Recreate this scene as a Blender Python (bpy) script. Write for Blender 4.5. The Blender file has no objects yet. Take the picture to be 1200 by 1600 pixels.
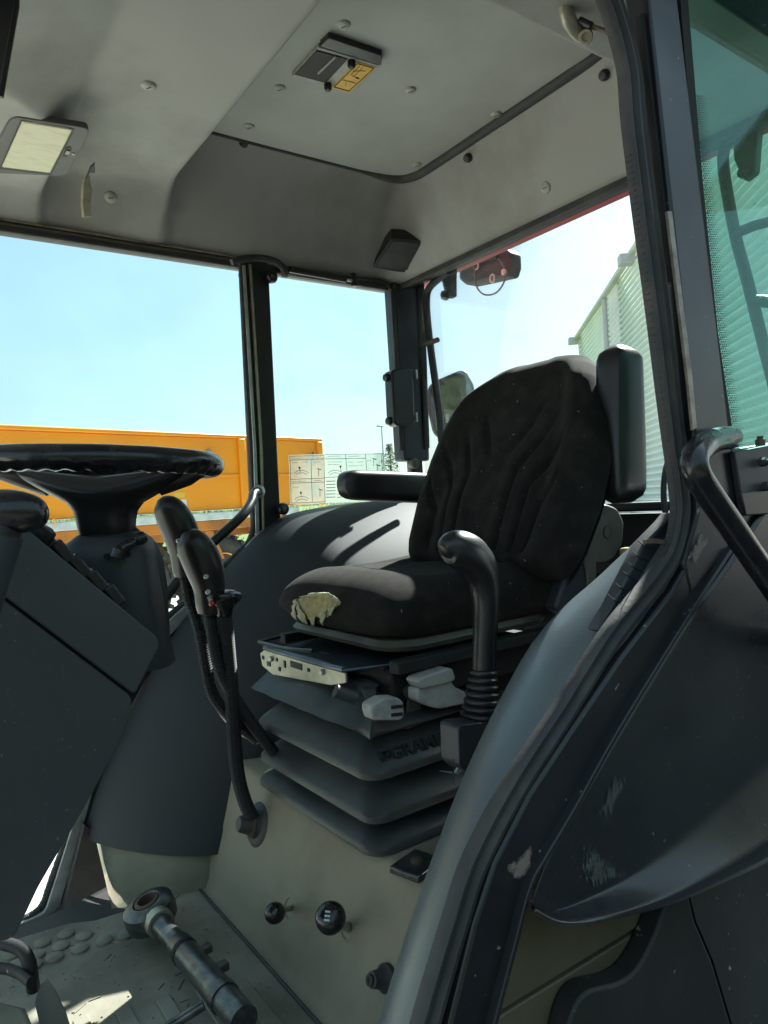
import bpy, bmesh, math, random
from mathutils import Vector, Matrix, noise as mnoise
from mathutils.bvhtree import BVHTree
random.seed(7)
S = bpy.context.scene
C = S.collection
V = Vector
R_ = math.radians
# ------------------------------------------------------------------ camera
FOC = 1100.0; PSI = R_(35.5); PIT = R_(-0.9); ROL = R_(3.5)
CAM = V((0, -.57, 0))
_f0 = V((math.sin(PSI), math.cos(PSI), 0)); _r0 = V((math.cos(PSI), -math.sin(PSI), 0))
FW = V((_f0.x*math.cos(PIT), _f0.y*math.cos(PIT), math.sin(PIT)))
_u = V((-_f0.x*math.sin(PIT), -_f0.y*math.sin(PIT), math.cos(PIT)))
RT = _r0*math.cos(ROL) - _u*math.sin(ROL)
UP = _u*math.cos(ROL) + _r0*math.sin(ROL)
cd = bpy.data.cameras.new('camera'); cam = bpy.data.objects.new('camera', cd); C.objects.link(cam)
cd.sensor_fit = 'VERTICAL'; cd.sensor_height = 36; cd.lens = FOC/1600*36
cd.clip_start = .02; cd.clip_end = 2000
M4 = Matrix(((RT.x, UP.x, -FW.x, CAM.x), (RT.y, UP.y, -FW.y, CAM.y), (RT.z, UP.z, -FW.z, CAM.z), (0, 0, 0, 1)))
cam.matrix_world = M4
S.camera = cam
# ------------------------------------------------------------------ sky, sun, exposure
SUN_EL = R_(41); SUN_AZ = R_(71)          # azimuth measured from +y towards +x
wd = bpy.data.worlds.new('World'); S.world = wd; wd.use_nodes = True
wn = wd.node_tree; wn.nodes.clear()
wo = wn.nodes.new('ShaderNodeOutputWorld'); wb = wn.nodes.new('ShaderNodeBackground')
sk = wn.nodes.new('ShaderNodeTexSky'); sk.sky_type = 'NISHITA'; sk.sun_disc = False
sk.sun_elevation = SUN_EL; sk.sun_rotation = SUN_AZ
sk.air_density = 1.2; sk.dust_density = 1.6; sk.ozone_density = 1.0; sk.altitude = 100
# thin wisps of high cloud
tc = wn.nodes.new('ShaderNodeTexCoord'); mp = wn.nodes.new('ShaderNodeMapping')
mp.inputs['Rotation'].default_value = (.35, .5, .6); mp.inputs['Scale'].default_value = (1.2, 9, 9)
nz = wn.nodes.new('ShaderNodeTexNoise'); nz.inputs['Scale'].default_value = 1.6; nz.inputs['Detail'].default_value = 7
rp = wn.nodes.new('ShaderNodeMapRange'); rp.inputs[1].default_value = .52; rp.inputs[2].default_value = .8
rp.inputs[3].default_value = .58; rp.inputs[4].default_value = .80
mxw = wn.nodes.new('ShaderNodeMix'); mxw.data_type = 'RGBA'
mxw.inputs[7].default_value = (2.7, 4.1, 4.5, 1)
L = wn.links.new
L(tc.outputs['Generated'], mp.inputs['Vector']); L(mp.outputs['Vector'], nz.inputs['Vector']); L(nz.outputs['Fac'], rp.inputs[0])
L(rp.outputs[0], mxw.inputs[0]); L(sk.outputs['Color'], mxw.inputs[6])
L(mxw.outputs[2], wb.inputs['Color']); wb.inputs['Strength'].default_value = .054
L(wb.outputs[0], wo.inputs['Surface'])
sl = bpy.data.lights.new('sun', 'SUN'); sl.energy = 5.0; sl.angle = R_(.53); sl.color = (1, .96, .89)
so = bpy.data.objects.new('sun', sl); C.objects.link(so)
sdir = V((math.sin(SUN_AZ)*math.cos(SUN_EL), math.cos(SUN_AZ)*math.cos(SUN_EL), math.sin(SUN_EL)))
so.rotation_euler = sdir.to_track_quat('Z', 'Y').to_euler(); so.location = (9, 4, 9)
S.view_settings.view_transform = 'Standard'; S.view_settings.look = 'None'
S.view_settings.exposure = 2.18; S.view_settings.gamma = 1; S.view_settings.use_curve_mapping = False
S.render.engine = 'CYCLES'
cy = S.cycles
cy.max_bounces = 10; cy.diffuse_bounces = 6; cy.glossy_bounces = 5; cy.transmission_bounces = 6; cy.transparent_max_bounces = 24
cy.caustics_reflective = False; cy.caustics_refractive = False; cy.sample_clamp_indirect = 6

# ------------------------------------------------------------------ helpers
def ray(u, v):
    return FW + RT*((u-600)/FOC) - UP*((v-800)/FOC)
def at(u, v, x=None, y=None, z=None, t=None):      # the photo's pixel carried to a plane of the cab
    d = ray(u, v)
    if x is not None: t = (x-CAM.x)/d.x
    elif y is not None: t = (y-CAM.y)/d.y
    elif z is not None: t = (z-CAM.z)/d.z
    return CAM + d*t
def onplane(u, v, p0, n):
    d = ray(u, v); return CAM + d*((p0-CAM).dot(n)/d.dot(n))
def cr(pts, n=6, closed=False):                    # Catmull-Rom
    P = [V(p) for p in pts]; m = len(P); out = []
    rng = range(m) if closed else range(m-1)
    for i in rng:
        if closed: a, b, c, d = P[(i-1) % m], P[i], P[(i+1) % m], P[(i+2) % m]
        else: a, b, c, d = P[max(i-1, 0)], P[i], P[i+1], P[min(i+2, m-1)]
        for k in range(n):
            t = k/n
            out.append(.5*((2*b)+(c-a)*t+(2*a-5*b+4*c-d)*t*t+(3*b-a-3*c+d)*t**3))
    if not closed: out.append(P[-1])
    return out
def lerp(a, b, t): return a+(b-a)*t
def sst(a, b, x):
    t = min(1, max(0, (x-a)/(b-a))); return t*t*(3-2*t)
def interp(xs, ys, x):
    if x <= xs[0]: return ys[0]
    for i in range(len(xs)-1):
        if x <= xs[i+1]:
            return lerp(ys[i], ys[i+1], (x-xs[i])/(xs[i+1]-xs[i]))
    return ys[-1]

def rc(px, r=10, n=5):                              # polygon with rounded corners, in pixels
    P = [V((u, v, 0)) for u, v in px]; out = []; m = len(P)
    for i in range(m):
        a, b_, c = P[i-1], P[i], P[(i+1) % m]; d1 = (a-b_); d2 = (c-b_); k = min(r, d1.length*.45, d2.length*.45)
        q1 = b_+d1.normalized()*k; q2 = b_+d2.normalized()*k
        for j in range(n+1):
            t = j/n; out.append(q1*(1-t)**2+b_*2*t*(1-t)+q2*t*t)
    return out

class MB:
    def __init__(s): s.v = []; s.f = []
    def add(s, vs, fs):
        o = len(s.v); s.v += [V(p) for p in vs]; s.f += [tuple(i+o for i in f) for f in fs]; return s
    def box(s, c, d, rot=None):
        c = V(c); h = [x/2 for x in d]
        vs = [V((sx*h[0], sy*h[1], sz*h[2])) for sx in (-1, 1) for sy in (-1, 1) for sz in (-1, 1)]
        if rot is not None: vs = [rot @ p for p in vs]
        return s.add([c+p for p in vs], [(0, 1, 3, 2), (4, 6, 7, 5), (0, 4, 5, 1), (2, 3, 7, 6), (0, 2, 6, 4), (1, 5, 7, 3)])
    def prism(s, poly, vec):
        n = len(poly); P = [V(p) for p in poly]; Q = [p+V(vec) for p in P]
        return s.add(P+Q, [tuple(range(n)), tuple(range(2*n-1, n-1, -1))]+[(i, (i+1) % n, n+(i+1) % n, n+i) for i in range(n)])
    def loft(s, rings, closed=True, caps=True):
        n = len(rings[0]); vs = [p for r in rings for p in r]; fs = []
        for i in range(len(rings)-1):
            for j in range(n if closed else n-1):
                k = (j+1) % n; fs.append((i*n+j, i*n+k, (i+1)*n+k, (i+1)*n+j))
        if caps and closed:
            fs.append(tuple(range(n-1, -1, -1))); b = (len(rings)-1)*n; fs.append(tuple(range(b, b+n)))
        return s.add(vs, fs)
    def frames(s, P, up0=None):
        out = []; m = len(P); nrm = None
        for i in range(m):
            t = (P[min(i+1, m-1)]-P[max(i-1, 0)]).normalized()
            if nrm is None:
                a = V(up0) if up0 else (V((0, 0, 1)) if abs(t.z) < .9 else V((1, 0, 0)))
                nrm = (a-t*a.dot(t)).normalized()
            elif up0:
                a = V(up0); nrm = (a-t*a.dot(t)).normalized()
            else: nrm = (nrm-t*nrm.dot(t)).normalized()
            out.append((t, nrm, t.cross(nrm)))
        return out
    def tube(s, pts, r, n=12, caps=True, sq=1.0, up=None):
        P = [V(p) for p in pts]; fr = s.frames(P, up); rings = []
        for i, p in enumerate(P):
            rr = r[i] if isinstance(r, (list, tuple)) else r
            rings.append([p+fr[i][1]*(rr*math.cos(2*math.pi*k/n))+fr[i][2]*(rr*sq*math.sin(2*math.pi*k/n)) for k in range(n)])
        return s.loft(rings, True, caps)
    def sweep(s, pts, prof, up):                    # prof: closed list of (a along up, b along side)
        P = [V(p) for p in pts]; fr = s.frames(P, up)
        return s.loft([[p+f[1]*a+f[2]*b for a, b in prof] for p, f in zip(P, fr)], True, True)
    def lathe(s, o, ax, prof, n=24):
        o = V(o); ax = V(ax).normalized(); a = V((0, 0, 1)) if abs(ax.z) < .9 else V((1, 0, 0))
        e1 = (a-ax*a.dot(ax)).normalized(); e2 = ax.cross(e1)
        return s.loft([[o+ax*h+e1*(r*math.cos(2*math.pi*k/n))+e2*(r*math.sin(2*math.pi*k/n)) for k in range(n)] for r, h in prof])
    def grid(s, rows):
        n = len(rows[0])
        return s.add([p for r in rows for p in r], [(i*n+j, i*n+j+1, (i+1)*n+j+1, (i+1)*n+j) for i in range(len(rows)-1) for j in range(n-1)])
    def bvh(s): return BVHTree.FromPolygons(s.v, s.f)

def hit(b, u, v):
    h = b.ray_cast(CAM, ray(u, v).normalized())
    if h[0] is None: raise RuntimeError('no hit %s %s' % (u, v))
    n = h[1]
    if n.dot(ray(u, v)) > 0: n = -n
    return h[0], n
def patch(mb, b, quad, nu, nv, off):                # conforming quad patch, corners given in order
    rows = []
    for i in range(nv+1):
        row = []
        for j in range(nu+1):
            a = [lerp(quad[0][k], quad[1][k], j/nu) for k in (0, 1)]; c = [lerp(quad[3][k], quad[2][k], j/nu) for k in (0, 1)]
            p, n = hit(b, lerp(a[0], c[0], i/nv), lerp(a[1], c[1], i/nv)); row.append(p+n*off)
        rows.append(row)
    mb.grid(rows)

def empty(name, loc, label, cat, group=None):
    o = bpy.data.objects.new(name, None); C.objects.link(o); o.location = loc; o.empty_display_size = .05
    tag(o, label, cat, group); return o
def tag(o, label=None, cat=None, group=None, kind=None):
    if label: o['label'] = label
    if cat: o['category'] = cat
    if group: o['group'] = group
    if kind: o['kind'] = kind
    return o
def root_loc(o):
    p = V((0, 0, 0))
    while o is not None: p += o.location; o = o.parent
    return p
def obj(name, mb, m, parent=None, smooth=40, bevel=0, sub=0, seg=2, origin=None, label=None, solid=0, open_=False):
    me = bpy.data.meshes.new(name)
    o0 = root_loc(parent) if parent else (V(origin) if origin is not None else V((0, 0, 0)))
    me.from_pydata([tuple(p-o0) for p in mb.v], [], mb.f); me.update()
    bm = bmesh.new(); bm.from_mesh(me)
    if not open_: bmesh.ops.recalc_face_normals(bm, faces=bm.faces)
    bm.to_mesh(me); bm.free()
    o = bpy.data.objects.new(name, me); C.objects.link(o)
    if origin is not None and not parent: o.location = o0
    if parent: o.parent = parent
    me.materials.append(m)
    if smooth:
        me.shade_smooth(); me.set_sharp_from_angle(angle=R_(smooth))
    if solid:
        md = o.modifiers.new('solid', 'SOLIDIFY'); md.thickness = solid; md.offset = -1
    if bevel:
        md = o.modifiers.new('bevel', 'BEVEL'); md.width = bevel; md.segments = seg; md.limit_method = 'ANGLE'; md.angle_limit = R_(35)
        md.harden_normals = False
    if sub:
        md = o.modifiers.new('sub', 'SUBSURF'); md.levels = sub; md.render_levels = sub
    if label: o['label'] = label
    return o
def copy_thing(o, delta, label=None):
    def cp(s, par):
        c = s.copy(); C.objects.link(c)
        if par: c.parent = par
        for ch in kids.get(s.name, []): cp(ch, c)
        return c
    kids = {}
    def walk(s):
        kids[s.name] = list(s.children)
        for ch in s.children: walk(ch)
    walk(o); c = cp(o, o.parent); c.location = o.location+V(delta)
    if label: c['label'] = label
    return c

# ------------------------------------------------------------------ materials
def mat(name, col, rough=.6, col2=None, nscale=6, lo=.4, hi=.7, bump=0, bscale=300, metal=0, spec=.5, stretch=None, speck=None, speck_scale=120, rvar=0, sheen=0, detail=6, bdist=.001, coat=0, streak=None):
    m = bpy.data.materials.new(name); m.use_nodes = True; nt = m.node_tree; b = nt.nodes['Principled BSDF']
    b.inputs['Base Color'].default_value = (*col, 1); b.inputs['Roughness'].default_value = rough
    b.inputs['Metallic'].default_value = metal; b.inputs['Specular IOR Level'].default_value = spec
    if coat: b.inputs['Coat Weight'].default_value = coat; b.inputs['Coat Roughness'].default_value = .15
    if sheen: b.inputs['Sheen Weight'].default_value = sheen; b.inputs['Sheen Roughness'].default_value = .5
    lk = nt.links.new
    geo = nt.nodes.new('ShaderNodeNewGeometry'); vec = geo.outputs['Position']
    if stretch:
        mpn = nt.nodes.new('ShaderNodeMapping'); mpn.inputs['Scale'].default_value = stretch; lk(vec, mpn.inputs['Vector']); vec = mpn.outputs['Vector']
    out = None
    if col2:
        n = nt.nodes.new('ShaderNodeTexNoise'); n.inputs['Scale'].default_value = nscale; n.inputs['Detail'].default_value = detail; n.inputs['Roughness'].default_value = .62
        lk(vec, n.inputs['Vector'])
        mr = nt.nodes.new('ShaderNodeMapRange'); mr.inputs[1].default_value = lo; mr.inputs[2].default_value = hi; lk(n.outputs['Fac'], mr.inputs[0])
        mx = nt.nodes.new('ShaderNodeMix'); mx.data_type = 'RGBA'; mx.inputs[6].default_value = (*col, 1); mx.inputs[7].default_value = (*col2, 1)
        lk(mr.outputs[0], mx.inputs[0]); out = mx.outputs[2]
        if rvar:
            mrr = nt.nodes.new('ShaderNodeMapRange'); mrr.inputs[3].default_value = rough; mrr.inputs[4].default_value = min(1, rough+rvar)
            lk(mr.outputs[0], mrr.inputs[0]); lk(mrr.outputs[0], b.inputs['Roughness'])
    if speck:
        n3 = nt.nodes.new('ShaderNodeTexNoise'); n3.inputs['Scale'].default_value = speck_scale; n3.inputs['Detail'].default_value = 3; lk(geo.outputs['Position'], n3.inputs['Vector'])
        r3 = nt.nodes.new('ShaderNodeMapRange'); r3.inputs[1].default_value = .70; r3.inputs[2].default_value = .76; lk(n3.outputs['Fac'], r3.inputs[0])
        m3 = nt.nodes.new('ShaderNodeMix'); m3.data_type = 'RGBA'; m3.inputs[7].default_value = (*speck, 1)
        if out: lk(out, m3.inputs[6])
        else: m3.inputs[6].default_value = (*col, 1)
        lk(r3.outputs[0], m3.inputs[0]); out = m3.outputs[2]
    if streak:
        n4 = nt.nodes.new('ShaderNodeTexNoise'); n4.inputs['Scale'].default_value = 1; n4.inputs['Detail'].default_value = 4
        mp4 = nt.nodes.new('ShaderNodeMapping'); mp4.inputs['Scale'].default_value = streak[1]; mp4.inputs['Rotation'].default_value = streak[2]
        lk(geo.outputs['Position'], mp4.inputs['Vector']); lk(mp4.outputs['Vector'], n4.inputs['Vector'])
        r4 = nt.nodes.new('ShaderNodeMapRange'); r4.inputs[1].default_value = streak[3]; r4.inputs[2].default_value = streak[3]+.1; r4.inputs[4].default_value = .6; lk(n4.outputs['Fac'], r4.inputs[0])
        m4 = nt.nodes.new('ShaderNodeMix'); m4.data_type = 'RGBA'; m4.inputs[7].default_value = (*streak[0], 1)
        if out: lk(out, m4.inputs[6])
        else: m4.inputs[6].default_value = (*col, 1)
        lk(r4.outputs[0], m4.inputs[0]); out = m4.outputs[2]
    if out: lk(out, b.inputs['Base Color'])
    if bump:
        n2 = nt.nodes.new('ShaderNodeTexNoise'); n2.inputs['Scale'].default_value = bscale; n2.inputs['Detail'].default_value = 4; lk(vec, n2.inputs['Vector'])
        bp = nt.nodes.new('ShaderNodeBump'); bp.inputs['Strength'].default_value = bump; bp.inputs['Distance'].default_value = bdist
        lk(n2.outputs['Fac'], bp.inputs['Height']); lk(bp.outputs['Normal'], b.inputs['Normal'])
    return m
def glass_mat(name, tint, dust=.03, gloss=.5, dscale=5, scratch=False, transl=False):
    m = bpy.data.materials.new(name); m.use_nodes = True; nt = m.node_tree; nt.nodes.clear(); lk = nt.links.new
    o = nt.nodes.new('ShaderNodeOutputMaterial'); tr = nt.nodes.new('ShaderNodeBsdfTransparent'); tr.inputs[0].default_value = (*tint, 1)
    gl = nt.nodes.new('ShaderNodeBsdfGlossy'); gl.inputs['Roughness'].default_value = .02
    fr = nt.nodes.new('ShaderNodeFresnel'); fr.inputs['IOR'].default_value = 1.4
    mu = nt.nodes.new('ShaderNodeMath'); mu.operation = 'MULTIPLY'; mu.inputs[1].default_value = gloss; lk(fr.outputs[0], mu.inputs[0])
    m1 = nt.nodes.new('ShaderNodeMixShader'); lk(mu.outputs[0], m1.inputs[0]); lk(tr.outputs[0], m1.inputs[1]); lk(gl.outputs[0], m1.inputs[2])
    df = nt.nodes.new('ShaderNodeBsdfTranslucent' if transl else 'ShaderNodeBsdfDiffuse'); df.inputs[0].default_value = (.85, .82, .74, 1) if transl else (.6, .6, .55, 1)
    geo = nt.nodes.new('ShaderNodeNewGeometry'); n = nt.nodes.new('ShaderNodeTexNoise'); n.inputs['Scale'].default_value = dscale; n.inputs['Detail'].default_value = 8
    lk(geo.outputs['Position'], n.inputs['Vector'])
    mr = nt.nodes.new('ShaderNodeMapRange'); mr.inputs[1].default_value = .4; mr.inputs[2].default_value = .75; mr.inputs[3].default_value = dust*.3; mr.inputs[4].default_value = dust
    lk(n.outputs['Fac'], mr.inputs[0]); fac = mr.outputs[0]
    if scratch:
        v = nt.nodes.new('ShaderNodeTexNoise'); v.inputs['Scale'].default_value = 260; v.inputs['Detail'].default_value = 2
        lk(geo.outputs['Position'], v.inputs['Vector'])
        r2 = nt.nodes.new('ShaderNodeMapRange'); r2.inputs[1].default_value = .70; r2.inputs[2].default_value = .78; r2.inputs[4].default_value = .22; lk(v.outputs['Fac'], r2.inputs[0])
        ad = nt.nodes.new('ShaderNodeMath'); ad.operation = 'ADD'; ad.use_clamp = True; lk(fac, ad.inputs[0]); lk(r2.outputs[0], ad.inputs[1]); fac = ad.outputs[0]
    m2 = nt.nodes.new('ShaderNodeMixShader'); lk(fac, m2.inputs[0]); lk(m1.outputs[0], m2.inputs[1]); lk(df.outputs[0], m2.inputs[2])
    lk(m2.outputs[0], o.inputs['Surface']); return m

m_lining = mat('lining_vinyl', (.355, .347, .325), .72, (.205, .192, .168), 2.6, .47, .80, rvar=.15, bump=.25, bscale=900, bdist=.0006)
m_hatch = mat('hatch_vinyl', (.43, .43, .405), .75, (.33, .325, .30), 2.5, .42, .72, bump=.2, bscale=900, bdist=.0006)
m_plug = mat('plug_plastic', (.42, .41, .36), .5, (.3, .29, .24), 60)
m_dark = mat('dark_plastic', (.030, .033, .042), .5, (.05, .053, .058), 7, .45, .75, bump=.22, bscale=1400, bdist=.0004, speck=(.12, .12, .11), speck_scale=170)
m_arch = mat('arch_vinyl', (.036, .040, .046), .62, (.048, .051, .055), 5, .45, .75, bump=.55, bscale=1, stretch=(500, 260, 260), bdist=.0006, rvar=.10, detail=4, spec=.2)
m_sheen_arch = mat('sheen_tinted_arch_vinyl', (.115, .142, .160), .30, (.05, .06, .072), 5, .45, .75, bump=.55, bscale=1, stretch=(500, 260, 260), bdist=.0006, rvar=.12, detail=4)  # bluish sheen of sky light painted into the base colour
m_console = mat('console_plastic', (.045, .049, .056), .55, (.075, .077, .080), 2.4, .45, .8, bump=.35, bscale=1100, bdist=.0005, rvar=.2, speck=(.16, .155, .14), speck_scale=150,
                streak=((.085, .085, .085), (90, 30, 12), (0, .8, 0), .66))
m_black = mat('black_plastic', (.012, .012, .014), .35, (.02, .02, .021), 12, bump=.1, bscale=700, bdist=.0003)
m_gloss = mat('gloss_black', (.010, .010, .013), .16, (.018, .018, .02), 25, rvar=.2)
m_matte = mat('matte_black', (.008, .008, .009), .8, (.016, .015, .014), 12)
m_rubber = mat('seal_rubber', (.035, .034, .036), .6, (.075, .068, .060), 14, .45, .75, bump=.4, bscale=160, bdist=.0008)
m_steel = mat('painted_steel', (.014, .0150, .0190), .30, (.022, .0235, .027), 6, .45, .75, bump=.06, bscale=500, bdist=.0003, speck=(.3, .3, .28), speck_scale=95, rvar=.15)
m_fender = mat('fender_plastic', (.020, .0215, .0245), .26, (.032, .034, .037), 2.2, .42, .72, bump=.12, bscale=700, bdist=.0004, speck=(.13, .13, .12), speck_scale=110, rvar=.22,
               streak=((.07, .07, .07), (30, 4, 160), (0, .9, 0), .69))
m_scuff = mat('scuffed_paint', (.20, .20, .20), .8, (.05, .055, .06), 1, .42, .58, stretch=(60, 60, 320))
def scuff_mat(name, col, thr, scale, rot=(0, 0, 0)):
    m = bpy.data.materials.new(name); m.use_nodes = True; nt = m.node_tree; b = nt.nodes['Principled BSDF']; lk = nt.links.new
    b.inputs['Base Color'].default_value = (*col, 1); b.inputs['Roughness'].default_value = .85
    tcn = nt.nodes.new('ShaderNodeTexCoord'); uvn = nt.nodes.new('ShaderNodeSeparateXYZ'); lk(tcn.outputs['UV'], uvn.inputs[0])
    geo = nt.nodes.new('ShaderNodeNewGeometry'); mp_ = nt.nodes.new('ShaderNodeMapping'); mp_.inputs['Scale'].default_value = scale; mp_.inputs['Rotation'].default_value = rot
    n = nt.nodes.new('ShaderNodeTexNoise'); n.inputs['Scale'].default_value = 1; n.inputs['Detail'].default_value = 6; n.inputs['Roughness'].default_value = .7
    lk(geo.outputs['Position'], mp_.inputs[0]); lk(mp_.outputs[0], n.inputs['Vector'])
    at_ = nt.nodes.new('ShaderNodeAttribute'); at_.attribute_name = 'edge'
    ad = nt.nodes.new('ShaderNodeMath'); ad.operation = 'MULTIPLY_ADD'; ad.inputs[1].default_value = .55; lk(at_.outputs['Fac'], ad.inputs[0]); lk(n.outputs['Fac'], ad.inputs[2])
    mr = nt.nodes.new('ShaderNodeMapRange'); mr.inputs[1].default_value = thr; mr.inputs[2].default_value = thr+.16; mr.inputs[4].default_value = .85; lk(ad.outputs[0], mr.inputs[0])
    lk(mr.outputs[0], b.inputs['Alpha']); return m
m_scuffA = scuff_mat('scuffed_plastic', (.085, .09, .092), .83, (330, 330, 55), (0, .6, 0))
m_scuffB = scuff_mat('worn_primer', (.26, .21, .185), .74, (60, 60, 60))
m_alu = mat('bare_aluminium', (.55, .57, .57), .38, (.36, .36, .34), 20, metal=.6)
m_worn = mat('worn_edge_metal', (.36, .30, .25), .4, (.12, .08, .06), 30, metal=.3)
m_zinc = mat('zinc_plate', (.42, .40, .32), .42, (.28, .26, .20), 25, metal=.55)
m_blue = mat('dark_zinc', (.10, .13, .17), .32, (.05, .055, .06), 15, metal=.6)
m_fabric = mat('seat_fabric', (.016, .0142, .0132), .95, (.031, .0275, .025), 22, .42, .7, bump=.5, bscale=1700, bdist=.0006, spec=.15, sheen=.02, speck=(.05, .045, .04), speck_scale=330)
m_foam = mat('yellow_foam', (.52, .44, .22), .95, (.34, .27, .12), 50, bump=.8, bscale=260, bdist=.004)
m_lin = mat('torn_lining', (.55, .52, .38), .9, (.35, .32, .2), 60)
m_bellow = mat('bellows_rubber', (.030, .034, .038), .46, (.080, .083, .078), 6, .42, .78, streak=((.11, .11, .10), (14, 14, 60), (.4, .3, 0), .70), bump=.2, bscale=700, bdist=.0005, rvar=.2)
m_grey = mat('grey_plastic', (.40, .385, .37), .5, (.24, .21, .18), 35, .5, .75, bump=.1, bscale=600, bdist=.0003)
m_hinge = mat('olive_grey_plastic', (.12, .11, .09), .5, (.06, .055, .05), 12, bump=.2, bscale=1200, bdist=.0003)
m_mat = mat('floor_rubber', (.28, .265, .215), .6, (.15, .135, .10), 5, .38, .7, bump=.35, bscale=420, bdist=.0008, rvar=.2, speck=(.32, .3, .25), speck_scale=60)
m_riser = mat('platform_vinyl', (.265, .232, .172), .78, (.165, .14, .10), 4, .4, .72, bump=.5, bscale=650, bdist=.0008, streak=((.34, .33, .29), (8, 60, 40), (.3, .9, .2), .72))
m_kick = mat('kick_vinyl', (.22, .205, .15), .7, (.13, .12, .085), 4.5, .42, .7, bump=.3, bscale=500)
m_olive = mat('olive_panel', (.13, .115, .072), .55, (.08, .072, .048), 5, bump=.15, bscale=500, speck=(.03, .03, .03), speck_scale=40)
m_mud = mat('mud_flap_rubber', (.011, .011, .0115), .6, (.028, .027, .025), 5, bump=.4, bscale=200, speck=(.4, .38, .33), speck_scale=70)
m_oil = mat('oily_steel', (.085, .09, .095), .34, (.22, .21, .19), 40, .45, .75, metal=.7, bump=.4, bscale=130, bdist=.001)
m_rust = mat('rusty_steel', (.13, .075, .05), .7, (.05, .04, .035), 40)
m_orange = mat('orange_paint', (.90, .315, .008), .42, (.83, .27, .007), 1.2, .4, .7, streak=((.55, .22, .05), (2, 2, 9), (0, .2, .1), .66))
m_orange_d = mat('orange_chassis', (.52, .17, .012), .55, (.22, .09, .03), 2.5)
m_rail = mat('pale_rail', (.62, .66, .66), .5, (.42, .43, .42), 6)
m_red = mat('red_roof_paint', (.52, .045, .035), .35, (.44, .035, .03), 10)
m_clad = mat('white_cladding', (.80, .84, .87), .40, (.72, .75, .78), .8, speck=(.35, .35, .33), speck_scale=9)
m_trim = mat('building_trim', (.60, .62, .60), .5, (.5, .52, .5), 3)
m_concrete = mat('yard_concrete', (.52, .50, .45), .9, (.42, .40, .36), 1.2, bump=.3, bscale=40, bdist=.004)
m_grass = mat('grass_blades', (.075, .15, .018), .8, (.16, .20, .035), .7)
m_turf = mat('grass_ground', (.075, .13, .02), .95, (.13, .15, .035), .8)
m_leaf = mat('tree_leaves', (.05, .09, .02), .7, (.09, .12, .03), 2)
m_bark = mat('bark', (.12, .09, .06), .9, (.07, .05, .035), 8)
m_pole = mat('galvanised', (.45, .47, .47), .5)
m_tyre = mat('tyre_rubber', (.03, .03, .03), .85, (.07, .065, .055), 6)
m_lens = mat('lamp_lens', (.72, .67, .46), .45, (.52, .46, .28), 1, .48, .8, stretch=(22, 150, 60), bump=.2, bscale=1)
m_lampfr = mat('lamp_frame_plastic', (.105, .10, .092), .55, (.08, .075, .068), 15)
m_yel = mat('yellow_sticker', (.78, .46, .06), .45, (.62, .35, .05), 40)
m_ink = mat('print_black', (.02, .018, .015), .6)
m_pale = mat('pale_line', (.62, .60, .52), .5)
m_conduit = mat('conduit_plastic', (.016, .016, .017), .72)
m_redb = mat('red_button', (.5, .03, .03), .3)
m_worklamp = mat('lamp_grey', (.020, .028, .029), .6, (.014, .017, .018), 25, speck=(.35, .33, .3), speck_scale=90)
m_wire = mat('wire_insulation', (.10, .10, .10), .5)
m_ring = mat('white_ring', (.65, .65, .62), .4)
m_rod = mat('brown_rod', (.10, .075, .06), .5)
m_cream = mat('cream_foam_edge', (.58, .54, .42), .8, (.42, .38, .28), 40)
m_mirror = bpy.data.materials.new('mirror_glass'); m_mirror.use_nodes = True
_b = m_mirror.node_tree.nodes['Principled BSDF']; _b.inputs['Metallic'].default_value = 1; _b.inputs['Roughness'].default_value = .03; _b.inputs['Base Color'].default_value = (.30, .33, .37, 1)
g_far = glass_mat('side_glass', (.89, .97, .965), .05, .3)
g_rear = glass_mat('rear_glass', (.93, .972, .975), .05, .3, 3)
g_near = glass_mat('tinted_glass', (.56, .80, .74), .05, .22, 4, scratch=True)
g_film = glass_mat('label_film', (.80, .86, .84), .42, .2, 3, transl=True)
g_visor = glass_mat('visor_film', (.10, .12, .2), .3, .3)

# ================================================================== SETTING
GZ = -1.45
g = MB().grid([[V((x, y, GZ)) for x in (-600, -200, -60, -20, 0, 20, 60, 200, 600)] for y in (-600, -200, -60, -20, 0, 20, 60, 200, 600)])
tag(obj('ground', g, m_concrete, smooth=0, open_=True), kind='structure')
tg = MB().prism([V((x, y, GZ)) for x, y in ((-60, -60), (60, -60), (60, -.35), (-60, -.35))], (0, 0, .004))  # unseen dark ground added to cut bounce light from the door side
m_added_tarmac = mat('added_tarmac', (.055, .055, .056), .9, (.075, .073, .07), 3, bump=.5, bscale=120, bdist=.004)
tag(obj('added_tarmac', tg, m_added_tarmac, smooth=0), kind='structure')
hr = []  # unseen leafy screen, added to block sky light on the door side
for i in range(121):
    x = lerp(-22, 14, i/120); row = []
    for k, (yy, zz) in enumerate(((-9.2, GZ), (-9.0, GZ+.8), (-8.9, GZ+2), (-9.0, GZ+3.2), (-9.2, GZ+4.2), (-9.6, GZ+4.8), (-10.2, GZ+5.0), (-10.9, GZ+4.4), (-11.2, GZ+2.5), (-11.2, GZ))):
        nv = mnoise.noise(V((x*1.7, zz*1.7, k*.2)))*.25+mnoise.noise(V((x*5, zz*5, k)))*.12
        row.append(V((x+nv*.4, yy+nv, zz+nv*.8*(k not in (0, 9)))))
    hr.append(row)
hg = MB().grid(hr)
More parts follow.
